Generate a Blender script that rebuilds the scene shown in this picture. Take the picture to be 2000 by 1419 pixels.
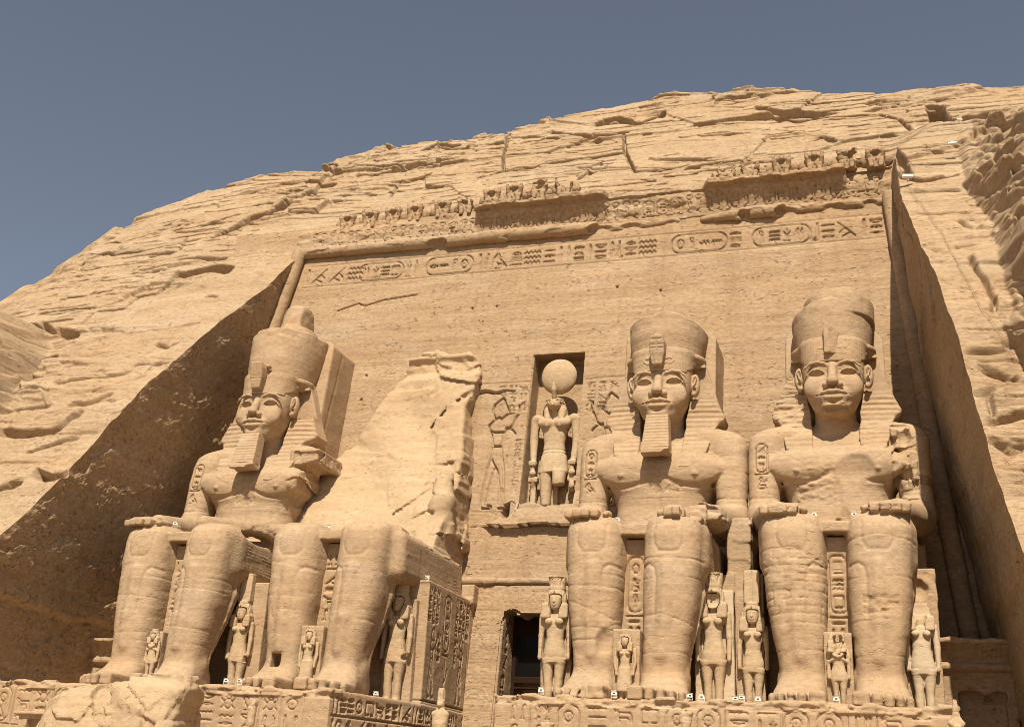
import bpy, math, random
import numpy as np
F4 = np.float32
for _o in list(bpy.data.objects):
    bpy.data.objects.remove(_o)
SC = bpy.context.scene
COL = SC.collection

# ---------------------------------------------------------------- camera
CAM_POS = (1.7997, -48.7996, -3.3629)
PITCH, YAW, ROLL = math.radians(20.40997), math.radians(18.65077), math.radians(3.18794)
cam_d = bpy.data.cameras.new('camera')
cam = bpy.data.objects.new('camera', cam_d)
COL.objects.link(cam)
cam_d.sensor_width = 36.0
cam_d.lens = 2254.764 / 2000 * 36.0
cam_d.clip_start = 0.1
cam_d.clip_end = 3000
from mathutils import Vector, Matrix, noise as mnoise
_f = Vector((-math.sin(YAW) * math.cos(PITCH), math.cos(YAW) * math.cos(PITCH), math.sin(PITCH)))
_r = Vector((math.cos(YAW), math.sin(YAW), 0))
_u = _r.cross(_f)
_r2 = math.cos(ROLL) * _r + math.sin(ROLL) * _u
_u2 = -math.sin(ROLL) * _r + math.cos(ROLL) * _u
cam.matrix_world = Matrix(((_r2.x, _u2.x, -_f.x, CAM_POS[0]), (_r2.y, _u2.y, -_f.y, CAM_POS[1]),
                           (_r2.z, _u2.z, -_f.z, CAM_POS[2]), (0, 0, 0, 1)))
SC.camera = cam

# ---------------------------------------------------------------- sky, sun, exposure
SUN_ELEV, SUN_AZ = math.radians(52.0), math.radians(10.5)      # azimuth measured from the facade's normal towards +x
sun_dir = Vector((math.sin(SUN_AZ) * math.cos(SUN_ELEV), -math.cos(SUN_AZ) * math.cos(SUN_ELEV), math.sin(SUN_ELEV)))
W = bpy.data.worlds.new('World')
SC.world = W
W.use_nodes = True
_nt = W.node_tree
_nt.nodes.clear()
_sky = _nt.nodes.new('ShaderNodeTexSky')
_sky.sky_type = 'NISHITA'
_sky.sun_disc = False
_sky.sun_elevation = SUN_ELEV
_sky.sun_rotation = math.pi - SUN_AZ
_sky.dust_density = 1.0
_sky.air_density = 1.0
_sky.ozone_density = 1.0
_hs = _nt.nodes.new('ShaderNodeHueSaturation')
_hs.inputs['Saturation'].default_value = 0.72
_tint = _nt.nodes.new('ShaderNodeMix')
_tint.data_type = 'RGBA'; _tint.blend_type = 'MULTIPLY'
_tint.inputs['Factor'].default_value = 1.0
_tint.inputs['B'].default_value = (0.95, 0.90, 0.86, 1)
_bg = _nt.nodes.new('ShaderNodeBackground')
_bg.inputs['Strength'].default_value = 0.071
_out = _nt.nodes.new('ShaderNodeOutputWorld')
_nt.links.new(_sky.outputs['Color'], _hs.inputs['Color'])
_nt.links.new(_hs.outputs['Color'], _tint.inputs['A'])
_nt.links.new(_tint.outputs['Result'], _bg.inputs['Color'])
_nt.links.new(_bg.outputs['Background'], _out.inputs['Surface'])
_ld = bpy.data.lights.new('sun', 'SUN')
_ld.energy = 5.0
_ld.angle = math.radians(0.5)
_ld.color = (1.0, 0.88, 0.70)
_sun = bpy.data.objects.new('sun', _ld)
COL.objects.link(_sun)
_sun.rotation_euler = sun_dir.to_track_quat('Z', 'Y').to_euler()
SC.view_settings.view_transform = 'Standard'
SC.view_settings.look = 'None'
SC.view_settings.gamma = 1
SC.view_settings.exposure = 0.46
SC.cycles.filter_width = 0.9          # crisp phone-camera sampling

# ---------------------------------------------------------------- materials
def sandstone(name, light, dark, strata=0.5, bump=0.02, grain=0.35, rough_bump=0.0, patch=0.5, stain=0.0, pits=0.5):
    m = bpy.data.materials.new(name)
    m.use_nodes = True
    nt = m.node_tree
    N, L = nt.nodes, nt.links
    N.clear()
    def nd(t, **kw):
        n = N.new(t)
        for k, v in kw.items():
            setattr(n, k, v)
        return n
    out = nd('ShaderNodeOutputMaterial')
    bs = nd('ShaderNodeBsdfPrincipled')
    bs.inputs['Roughness'].default_value = 0.9
    bs.inputs['Specular IOR Level'].default_value = 0.12
    L.new(bs.outputs['BSDF'], out.inputs['Surface'])
    geo = nd('ShaderNodeNewGeometry')
    pos = geo.outputs['Position']
    def noise(scale, detail, sx=1.0, sz=1.0, rough=0.55, rot=0.0, off=0.0):
        mp = nd('ShaderNodeMapping')
        mp.inputs['Scale'].default_value = (sx, sx, sz)
        mp.inputs['Rotation'].default_value = (0, rot, 0)
        mp.inputs['Location'].default_value = (off, off * .7, off * .3)
        L.new(pos, mp.inputs['Vector'])
        n = nd('ShaderNodeTexNoise')
        n.inputs['Scale'].default_value = scale
        n.inputs['Detail'].default_value = detail
        n.inputs['Roughness'].default_value = rough
        L.new(mp.outputs['Vector'], n.inputs['Vector'])
        return n.outputs['Fac']
    def ramp(sock, lo, hi):
        r = nd('ShaderNodeMapRange')
        r.inputs['From Min'].default_value = lo
        r.inputs['From Max'].default_value = hi
        L.new(sock, r.inputs['Value'])
        return r.outputs['Result']
    def mix(f, a, b, blend='MIX'):
        x = nd('ShaderNodeMix', data_type='RGBA', blend_type=blend)
        for s, v in (('Factor', f), ('A', a), ('B', b)):
            if isinstance(v, (int, float)):
                x.inputs[s].default_value = v
            elif isinstance(v, tuple):
                x.inputs[s].default_value = (*v, 1)
            else:
                L.new(v, x.inputs[s])
        return x.outputs['Result']
    def mul(a, b):
        x = nd('ShaderNodeMath', operation='MULTIPLY')
        L.new(a, x.inputs[0])
        if isinstance(b, (int, float)):
            x.inputs[1].default_value = b
        else:
            L.new(b, x.inputs[1])
        return x.outputs[0]
    def add(a, b):
        x = nd('ShaderNodeMath', operation='ADD')
        L.new(a, x.inputs[0]); L.new(b, x.inputs[1])
        return x.outputs[0]
    band = noise(1.0, 5, .10, 1.5, .6, .05)          # bedding planes, nearly level
    band2 = noise(1.0, 4, .22, 5.5, .6, .09, 7.)
    big = noise(.16, 4, 1, 1, .6, 0, 3.)
    fine = noise(4.5, 5, 1, 1.6, .7, 0, 11.)
    pale = noise(.55, 5, 1, 1.3, .65, 0, 23.)
    c = mix(mul(ramp(band, .32, .68), strata), light, dark)
    c = mix(mul(ramp(band2, .50, .72), strata * .55), c, tuple(d * .86 for d in dark))
    c = mix(mul(ramp(big, .40, .68), patch * .55), c, (light[0] * .84, light[1] * .77, light[2] * .70))
    c = mix(mul(ramp(pale, .56, .72), patch * .55), c, (light[0] * 1.08, light[1] * 1.12, light[2] * 1.20))
    hue = noise(.42, 4, .45, 1.5, .6, .08, 61.)
    c = mix(mul(ramp(hue, .52, .70), .55), c, (light[0] * .93, light[1] * .83, light[2] * .74))
    c = mix(mul(ramp(hue, .46, .30), .45), c, (light[0] * .88, light[1] * .93, light[2] * 1.02))
    if stain:
        st = noise(.9, 4, 1.0, .14, .6, 0, 31.)
        c = mix(mul(ramp(st, .54, .72), stain), c, (dark[0] * .72, dark[1] * .66, dark[2] * .62))
    c = mix(mul(ramp(fine, .40, .74), grain), c, mix(1.0, c, (.66, .61, .56), 'MULTIPLY'))
    pit = ramp(noise(4.2, 3, 1, 1.7, .55, .03, 41.), .61, .69)
    pit = mul(pit, ramp(noise(.8, 2, 1, 1.4, .5, 0, 3.3), .40, .60))
    c = mix(mul(pit, .55 * pits), c, mix(1.0, c, (.60, .52, .46), 'MULTIPLY'))
    L.new(c, bs.inputs['Base Color'])
    h = add(mul(fine, .5), mul(noise(16., 4, 1, 1.3, .7, 0, 5.), .35))
    h = add(h, mul(ramp(band2, .35, .65), .12))
    h = add(h, mul(pit, -1.3 * pits))
    if rough_bump:
        h = add(h, mul(noise(2.6, 8, .8, 1.5, .72, .25, 9.), rough_bump))
    bp = nd('ShaderNodeBump')
    bp.inputs['Strength'].default_value = 1.0
    bp.inputs['Distance'].default_value = bump
    L.new(h, bp.inputs['Height'])
    L.new(bp.outputs['Normal'], bs.inputs['Normal'])
    return m

def plain(name, color, rough=0.6, metal=0.0, spec=0.4, var=0.15, scale=8.0):
    m = bpy.data.materials.new(name)
    m.use_nodes = True
    nt = m.node_tree
    b = nt.nodes['Principled BSDF']
    b.inputs['Roughness'].default_value = rough
    b.inputs['Metallic'].default_value = metal
    b.inputs['Specular IOR Level'].default_value = spec
    n = nt.nodes.new('ShaderNodeTexNoise')
    n.inputs['Scale'].default_value = scale
    n.inputs['Detail'].default_value = 5
    g = nt.nodes.new('ShaderNodeNewGeometry')
    nt.links.new(g.outputs['Position'], n.inputs['Vector'])
    mx = nt.nodes.new('ShaderNodeMix')
    mx.data_type = 'RGBA'
    mx.inputs['A'].default_value = (*color, 1)
    mx.inputs['B'].default_value = (*[c * (1 - var * 2) for c in color], 1)
    nt.links.new(n.outputs['Fac'], mx.inputs['Factor'])
    nt.links.new(mx.outputs['Result'], b.inputs['Base Color'])
    return m

LIGHT, DARK = (.475, .356, .238), (.345, .246, .152)
M_STATUE = sandstone('statue sandstone', LIGHT, DARK, strata=.9, bump=.042, grain=.7, patch=1.0, pits=.25)
M_WALL = sandstone('dressed sandstone', (.462, .344, .226), (.340, .240, .148), strata=1.0, bump=.065, grain=.9, patch=1.0, pits=.6, stain=.35)
M_ROCK = sandstone('cliff sandstone', (.485, .368, .245), (.365, .264, .165), strata=1.0, bump=.09, grain=.9, patch=1.1, rough_bump=.5, pits=.5, stain=.35)
M_HEWN = sandstone('rough hewn sandstone', (.53, .395, .250), (.42, .30, .18), strata=.7, bump=.14, grain=1.0, patch=1.0, rough_bump=1.0, pits=.6)
M_SMALL = sandstone('pale figure sandstone', (.50, .385, .255), (.41, .30, .19), strata=.6, bump=.03, grain=.7, patch=.8, pits=.3)

# ---------------------------------------------------------------- signed distance sculpting
_rng = np.random.RandomState(11)
_LAT = _rng.rand(64, 64, 64).astype(F4)
def vnoise(x, y, z):
    """value noise in 0..1 at any points (arrays broadcast)"""
    x, y, z = np.broadcast_arrays(x, y, z)
    xi, yi, zi = np.floor(x).astype(np.int32), np.floor(y).astype(np.int32), np.floor(z).astype(np.int32)
    fx, fy, fz = (x - xi).astype(F4), (y - yi).astype(F4), (z - zi).astype(F4)
    fx = fx * fx * (3 - 2 * fx); fy = fy * fy * (3 - 2 * fy); fz = fz * fz * (3 - 2 * fz)
    x0, x1, y0, y1, z0, z1 = xi & 63, (xi + 1) & 63, yi & 63, (yi + 1) & 63, zi & 63, (zi + 1) & 63
    def lz(a, b):
        p = _LAT[a, b, z0]
        return p + (_LAT[a, b, z1] - p) * fz
    c0 = lz(x0, y0); c0 = c0 + (lz(x0, y1) - c0) * fy
    c1 = lz(x1, y0); c1 = c1 + (lz(x1, y1) - c1) * fy
    return c0 + (c1 - c0) * fx
def fbm(x, y, z, o=4, g=.5):
    s, a, t = 0., 1., 0.
    for i in range(o):
        s = s + a * vnoise(x * 2 ** i + 13.7 * i, y * 2 ** i + 5.1 * i, z * 2 ** i + 9.3 * i)
        t += a
        a *= g
    return s / t - .5

def _h2(a, b, s):
    h = (a.astype(np.int64) * 73856093) ^ (b.astype(np.int64) * 19349663) ^ (int(s) * 83492791)
    h = (h ^ (h >> 13)) * 1274126177
    h = (h ^ (h >> 15)) * 668265263
    return ((h ^ (h >> 16)) & 0xffff) / 65535.
def fracture(u, v, seed=0, tilt=.8):
    """faceted breaks: irregular cells, each a tilted plane at its own height (about -.5 to .5)"""
    u, v = np.broadcast_arrays(np.asarray(u, float), np.asarray(v, float))
    iu, iv = np.floor(u), np.floor(v)
    best = np.full(u.shape, 9.); out = np.zeros(u.shape)
    for i in (-1, 0, 1):
        for j in (-1, 0, 1):
            a, b = iu + i, iv + j
            cu, cv = a + .1 + .8 * _h2(a, b, seed), b + .1 + .8 * _h2(a, b, seed + 1)
            du, dv = u - cu, v - cv
            d = du * du + dv * dv
            val = _h2(a, b, seed + 2) - .5 + tilt * ((_h2(a, b, seed + 3) - .5) * du + (_h2(a, b, seed + 4) - .5) * dv)
            m = d < best
            best = np.where(m, d, best); out = np.where(m, val, out)
    return out

def smin(a, b, k):
    h = np.maximum(k - np.abs(a - b), 0) / k
    return np.minimum(a, b) - h * h * k * .25

def interp_s(z, tab):
    """smooth table look-up: rows (z, a, b, ...) -> list of arrays"""
    tab = np.array(sorted(tab), float)
    zs = np.linspace(tab[0, 0], tab[-1, 0], 400)
    res = []
    for j in range(1, tab.shape[1]):
        c = np.interp(zs, tab[:, 0], tab[:, j])
        w = 12
        p = np.concatenate([2 * c[0] - c[w:0:-1], c, 2 * c[-1] - c[-2:-w - 2:-1]])
        ker = np.hanning(2 * w + 1); ker /= ker.sum()
        c = np.convolve(p, ker, 'valid')
        res.append(np.interp(z, zs, c).astype(F4))
    return res

class Vol:
    def __init__(s, lo, hi, h):
        s.h = h
        s.lo = np.array(lo, float)
        s.n = np.ceil((np.array(hi, float) - s.lo) / h).astype(int) + 1
        s.ax = [(s.lo[i] + h * np.arange(s.n[i])).astype(F4) for i in range(3)]
        s.d = np.full(tuple(s.n), .8, F4)
    def sl(s, lo, hi):
        r = []
        for i in range(3):
            a = int(max(0, math.floor((lo[i] - s.lo[i]) / s.h)))
            b = int(min(s.n[i], math.ceil((hi[i] - s.lo[i]) / s.h) + 1))
            r.append(slice(a, max(a, b)))
        return tuple(r)
    def put(s, f, lo, hi, k=0., op='u', pad=None):
        pad = (k + 2 * s.h) if pad is None else pad
        q = s.sl([a - pad for a in lo], [a + pad for a in hi])
        d = s.d[q]
        if d.size == 0:
            return
        e = f(s.ax[0][q[0]][:, None, None], s.ax[1][q[1]][None, :, None], s.ax[2][q[2]][None, None, :])
        if op == 'u':
            s.d[q] = smin(d, e, k) if k else np.minimum(d, e)
        elif op == 'c':
            s.d[q] = -smin(-d, e, k) if k else np.maximum(d, -e)
        elif op == 'i':
            s.d[q] = np.maximum(d, e)
        elif op == 'a':
            s.d[q] = d + e
    def ell(s, c, r, k=0., op='u', rot=None):
        R = None if rot is None else np.array(Matrix.Rotation(rot[1], 3, rot[0]).transposed(), F4)
        def f(X, Y, Z):
            x, y, z = X - c[0], Y - c[1], Z - c[2]
            if R is not None:
                x, y, z = (R[i, 0] * x + R[i, 1] * y + R[i, 2] * z for i in range(3))
            q = np.sqrt((x / r[0]) ** 2 + (y / r[1]) ** 2 + (z / r[2]) ** 2)
            g = np.sqrt((x / r[0] ** 2) ** 2 + (y / r[1] ** 2) ** 2 + (z / r[2] ** 2) ** 2)
            return (q * (q - 1) / np.maximum(g, 1e-4)).astype(F4)
        m = max(r) if rot is not None else 0
        rr = [m] * 3 if rot is not None else r
        s.put(f, [c[i] - rr[i] for i in range(3)], [c[i] + rr[i] for i in range(3)], k, op)
    def cone(s, p, q, r0, r1, k=0., op='u'):
        p, q = np.array(p, float), np.array(q, float)
        v = q - p
        L2 = float(v @ v) or 1e-9
        def f(X, Y, Z):
            t = np.clip(((X - p[0]) * v[0] + (Y - p[1]) * v[1] + (Z - p[2]) * v[2]) / L2, 0, 1)
            return (np.sqrt((X - p[0] - t * v[0]) ** 2 + (Y - p[1] - t * v[1]) ** 2 + (Z - p[2] - t * v[2]) ** 2) - (r0 + (r1 - r0) * t)).astype(F4)
        m = max(r0, r1)
        s.put(f, np.minimum(p, q) - m, np.maximum(p, q) + m, k, op)
    def chain(s, pts, r, k=0., op='u'):
        rs = r if isinstance(r, (list, tuple)) else [r] * len(pts)
        for i in range(len(pts) - 1):
            s.cone(pts[i], pts[i + 1], rs[i], rs[i + 1], k, op)
    def box(s, lo, hi, rad=0.02, k=0., op='u', shear=(0, 0), taper=0.0):
        """box given by its corners; shear moves y (and x) per metre of z above lo"""
        c = [(a + b) / 2 for a, b in zip(lo, hi)]
        hf = [(b - a) / 2 - rad for a, b in zip(lo, hi)]
        def f(X, Y, Z):
            x = np.abs(X - c[0] - shear[1] * (Z - lo[2])) - hf[0] + taper * (Z - lo[2])
            y = np.abs(Y - c[1] - shear[0] * (Z - lo[2])) - hf[1]
            z = np.abs(Z - c[2]) - hf[2]
            o = np.sqrt(np.maximum(x, 0) ** 2 + np.maximum(y, 0) ** 2 + np.maximum(z, 0) ** 2)
            return (o + np.minimum(np.maximum(np.maximum(x, y), z), 0) - rad).astype(F4)
        dz = hi[2] - lo[2]
        ex = [min(0, shear[1] * dz), min(0, shear[0] * dz), 0], [max(0, shear[1] * dz), max(0, shear[0] * dz), 0]
        s.put(f, [a + b for a, b in zip(lo, ex[0])], [a + b for a, b in zip(hi, ex[1])], k, op)
    def loft(s, tab, n=2.4, k=0., op='u', axis=2, mod=None):
        """tab rows: (t, c1, c2, r1, r2) along axis; superellipse sections of power n"""
        tab = sorted(tab)
        t0, t1 = tab[0][0], tab[-1][0]
        a, b = [i for i in range(3) if i != axis]
        def f(X, Y, Z):
            P = (X, Y, Z)
            c1, c2, r1, r2 = interp_s(P[axis].ravel(), tab)
            sh = P[axis].shape
            c1, c2, r1, r2 = (q.reshape(sh) for q in (c1, c2, r1, r2))
            F = (np.abs((P[a] - c1) / r1) ** n + np.abs((P[b] - c2) / r2) ** n) ** (1. / n)
            d = (F - 1) * np.minimum(r1, r2) * .9
            if mod is not None:
                d = d + mod(X, Y, Z)
            return np.maximum(d, np.maximum(t0 - P[axis], P[axis] - t1)).astype(F4)
        lo, hi = [0] * 3, [0] * 3
        lo[axis], hi[axis] = t0, t1
        lo[a] = min(r[1] - r[3] for r in tab); hi[a] = max(r[1] + r[3] for r in tab)
        lo[b] = min(r[2] - r[4] for r in tab); hi[b] = max(r[2] + r[4] for r in tab)
        s.put(f, lo, hi, k, op, pad=max(.3, k + .1))
    def prism(s, poly, front, back, k=0., op='u', rad=0., mod=None):
        """XZ outline between y = front(x,z) and y = back(x,z) (numbers or functions)"""
        P = np.array(poly, float)
        def f(X, Y, Z):
            x, z = X[:, :, 0], Z[0]
            d2 = poly_sdf(P, X[:, 0, :], Z[0, :, :])[:, None, :]
            fr = front(X, Z) if callable(front) else front
            bk = back(X, Z) if callable(back) else back
            dy = np.maximum(fr - Y, Y - bk)
            if mod is not None:
                dy = dy + mod(X, Y, Z)
            u, w = d2 + rad, dy + rad
            return (np.sqrt(np.maximum(u, 0) ** 2 + np.maximum(w, 0) ** 2) + np.minimum(np.maximum(u, w), 0) - rad).astype(F4)
        y0 = front if not callable(front) else s.lo[1]
        y1 = back if not callable(back) else s.ax[1][-1]
        s.put(f, (P[:, 0].min(), y0, P[:, 1].min()), (P[:, 0].max(), y1, P[:, 1].max()), k, op)
    def carve(s, strokes, w, depth, y0, y1):
        """sink (or raise, depth < 0) XZ strokes into the faces lying between y0 and y1"""
        if not strokes:
            return
        A = np.concatenate([np.array(p, float).reshape(-1, 2) for p in strokes])
        q = s.sl((A[:, 0].min() - w * 2, y0, A[:, 1].min() - w * 2), (A[:, 0].max() + w * 2, y1, A[:, 1].max() + w * 2))
        if s.d[q].size == 0:
            return
        dep = stroke_depth(s.ax[0][q[0]], s.ax[2][q[2]], strokes, w) * depth
        s.d[q] += dep[:, None, :].astype(F4)
    def carve_x(s, strokes, w, depth, x0, x1):
        """as carve, for faces that look along x: strokes are (y, z)"""
        A = np.concatenate([np.array(p, float).reshape(-1, 2) for p in strokes])
        q = s.sl((x0, A[:, 0].min() - w * 2, A[:, 1].min() - w * 2), (x1, A[:, 0].max() + w * 2, A[:, 1].max() + w * 2))
        if s.d[q].size == 0:
            return
        dep = stroke_depth(s.ax[1][q[1]], s.ax[2][q[2]], strokes, w) * depth
        s.d[q] += dep[None, :, :].astype(F4)
    def rough(s, amp, scale, lo=None, hi=None, o=4, sz=1.0, bias=0.0, facet=0.0):
        q = s.sl(lo if lo is not None else s.lo, hi if hi is not None else [a[-1] for a in s.ax])
        d = s.d[q]
        ii = np.nonzero(np.abs(d) < amp * 1.5 + 2.5 * s.h)
        x, y, z = (s.ax[i][q[i]][ii[i]] for i in range(3))
        n = fbm((x + s.off) / scale if hasattr(s, 'off') else x / scale, y / scale, z / scale * sz, o)
        if facet:
            n = np.clip(n * facet, -.32, .32) + n * .35
        d[ii] += (amp * 2 * n + bias).astype(F4)
        s.d[q] = d
    def crack_up(s, amp, su, sv, seed, lo=None, hi=None, axes=(0, 2), warp=.25):
        """break a face into tilted facets, seen along the axis not named"""
        q = s.sl(lo if lo is not None else s.lo, hi if hi is not None else [a[-1] for a in s.ax])
        d = s.d[q]
        ii = np.nonzero(np.abs(d) < amp * 1.2 + 2.5 * s.h)
        P = [s.ax[i][q[i]][ii[i]] for i in range(3)]
        u, w, o = P[axes[0]], P[axes[1]], P[3 - axes[0] - axes[1]]
        n = warp * fbm(P[0] / 1.3, P[1] / 1.3, P[2] / 1.3, 3)
        d[ii] += (amp * fracture(u / su + n + o * .15, w / sv + n - o * .1, seed)).astype(F4)
        s.d[q] = d
    def mesh(s):
        return surface_nets(s.d, s.lo, s.h)

def poly_sdf(P, X, Z):
    X, Z = np.broadcast_arrays(X, Z)
    d = np.full(X.shape, 1e9, float)
    sg = np.ones(X.shape)
    n = len(P)
    for i in range(n):
        a, b = P[i], P[i - 1]
        e = b - a
        wx, wz = X - a[0], Z - a[1]
        t = np.clip((wx * e[0] + wz * e[1]) / max(e @ e, 1e-12), 0, 1)
        d = np.minimum(d, (wx - e[0] * t) ** 2 + (wz - e[1] * t) ** 2)
        c1 = Z >= a[1]; c2 = Z < b[1]; c3 = e[0] * wz > e[1] * wx
        sg = np.where((c1 & c2 & c3) | (~c1 & ~c2 & ~c3), -sg, sg)
    return (sg * np.sqrt(d)).astype(F4)

def stroke_depth(us, vs, strokes, w):
    """1 on the strokes, falling to 0 at distance w"""
    D = np.full((len(us), len(vs)), w, F4)
    for p in strokes:
        p = np.array(p, float).reshape(-1, 2)
        if len(p) == 1:
            p = np.vstack([p, p + 1e-4])
        i0, i1 = np.searchsorted(us, [p[:, 0].min() - w, p[:, 0].max() + w])
        j0, j1 = np.searchsorted(vs, [p[:, 1].min() - w, p[:, 1].max() + w])
        if i1 <= i0 or j1 <= j0:
            continue
        U, V = us[i0:i1][:, None], vs[j0:j1][None, :]
        d = D[i0:i1, j0:j1]
        for a, b in zip(p[:-1], p[1:]):
            e = b - a
            t = np.clip(((U - a[0]) * e[0] + (V - a[1]) * e[1]) / max(e @ e, 1e-12), 0, 1)
            d = np.minimum(d, np.sqrt((U - a[0] - e[0] * t) ** 2 + (V - a[1] - e[1] * t) ** 2))
        D[i0:i1, j0:j1] = d
    t = 1 - D / w
    return t * t * (3 - 2 * t)

def surface_nets(d, lo, h):
    S = d < 0
    nx, ny, nz = d.shape
    cnt = np.zeros((nx - 1, ny - 1, nz - 1), np.uint8)
    for i in (0, 1):
        for j in (0, 1):
            for k in (0, 1):
                cnt += S[i:nx - 1 + i, j:ny - 1 + j, k:nz - 1 + k]
    act = (cnt > 0) & (cnt < 8)
    ci = np.nonzero(act)
    nv = len(ci[0])
    idx = np.full(act.shape, -1, np.int32)
    idx[ci] = np.arange(nv, dtype=np.int32)
    acc = np.zeros((nv, 3), np.float64)
    num = np.zeros(nv)
    cor = [(i, j, k) for i in (0, 1) for j in (0, 1) for k in (0, 1)]
    val = {c: d[ci[0] + c[0], ci[1] + c[1], ci[2] + c[2]] for c in cor}
    for c in cor:
        for ax in range(3):
            if c[ax] == 0:
                e = list(c); e[ax] = 1; e = tuple(e)
                a, b = val[c], val[e]
                m = (a < 0) != (b < 0)
                t = np.where(m, a / np.where(m, a - b, 1), 0)
                for q in range(3):
                    acc[:, q] += np.where(m, c[q] + (t if q == ax else 0), 0)
                num += m
    V = (np.stack(ci, 1) + acc / num[:, None]) * h + np.array(lo)
    quads = []
    for ax in range(3):
        o1, o2 = [q for q in range(3) if q != ax]
        A = [slice(None)] * 3; B = [slice(None)] * 3
        A[ax] = slice(0, -1); B[ax] = slice(1, None)
        x = S[tuple(A)] != S[tuple(B)]
        x = x[tuple(slice(1, -1) if q != ax else slice(None) for q in range(3))]
        e = np.nonzero(x)
        e = [e[q] + (1 if q != ax else 0) for q in range(3)]
        def cell(da, db):
            c = list(e)
            c[o1] = c[o1] - da; c[o2] = c[o2] - db
            return idx[c[0], c[1], c[2]]
        q4 = np.stack([cell(1, 1), cell(0, 1), cell(0, 0), cell(1, 0)], 1)
        ins = S[e[0], e[1], e[2]]
        flip = ~ins if ax != 1 else ins
        q4[flip] = q4[flip][:, ::-1]
        quads.append(q4)
    return V, np.concatenate(quads)

# ---------------------------------------------------------------- objects
def mesh_data(name, parts, mats, smooth=True, offset=(0, 0, 0)):
    """parts: list of (verts, quads[, material index]) joined into ONE mesh"""
    vs, fs, mi, o = [], [], [], 0
    for p in parts:
        V, Q = np.asarray(p[0], float), np.asarray(p[1], np.int64)
        vs.append(V); fs.append(Q + o); o += len(V)
        mi.append(np.full(len(Q), p[2] if len(p) > 2 else 0, np.int32))
    V = np.concatenate(vs) + np.array(offset)
    Q = np.concatenate(fs); mi = np.concatenate(mi)
    me = bpy.data.meshes.new(name)
    me.vertices.add(len(V)); me.vertices.foreach_set('co', V.astype(F4).ravel())
    me.loops.add(Q.size); me.loops.foreach_set('vertex_index', Q.astype(np.int32).ravel())
    me.polygons.add(len(Q))
    me.polygons.foreach_set('loop_start', np.arange(0, Q.size, 4, dtype=np.int32))
    me.polygons.foreach_set('loop_total', np.full(len(Q), 4, np.int32))
    for m in mats:
        me.materials.append(m)
    me.polygons.foreach_set('material_index', mi)
    me.polygons.foreach_set('use_smooth', np.full(len(Q), smooth, bool))
    me.update(calc_edges=True)
    return me
def obj(name, me, parent=None, loc=(0, 0, 0)):
    o = bpy.data.objects.new(name, me)
    COL.objects.link(o)
    o.location = loc
    if parent is not None:
        o.parent = parent
    return o
def tag(o, label=None, cat=None, group=None, kind=None):
    if label: o['label'] = label
    if cat: o['category'] = cat
    if group: o['group'] = group
    if kind: o['kind'] = kind
    return o
def thing(name, loc, label, cat, group=None):
    o = bpy.data.objects.new(name, None)
    COL.objects.link(o)
    o.location = loc
    o.empty_display_size = .3
    return tag(o, label, cat, group)
def part(name, parts, mat, parent=None, smooth=True, offset=(0, 0, 0)):
    mats = mat if isinstance(mat, list) else [mat]
    if isinstance(parts, Vol):
        parts = [parts.mesh()]
    return obj(name, mesh_data(name, parts, mats, smooth, offset), parent)
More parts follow.
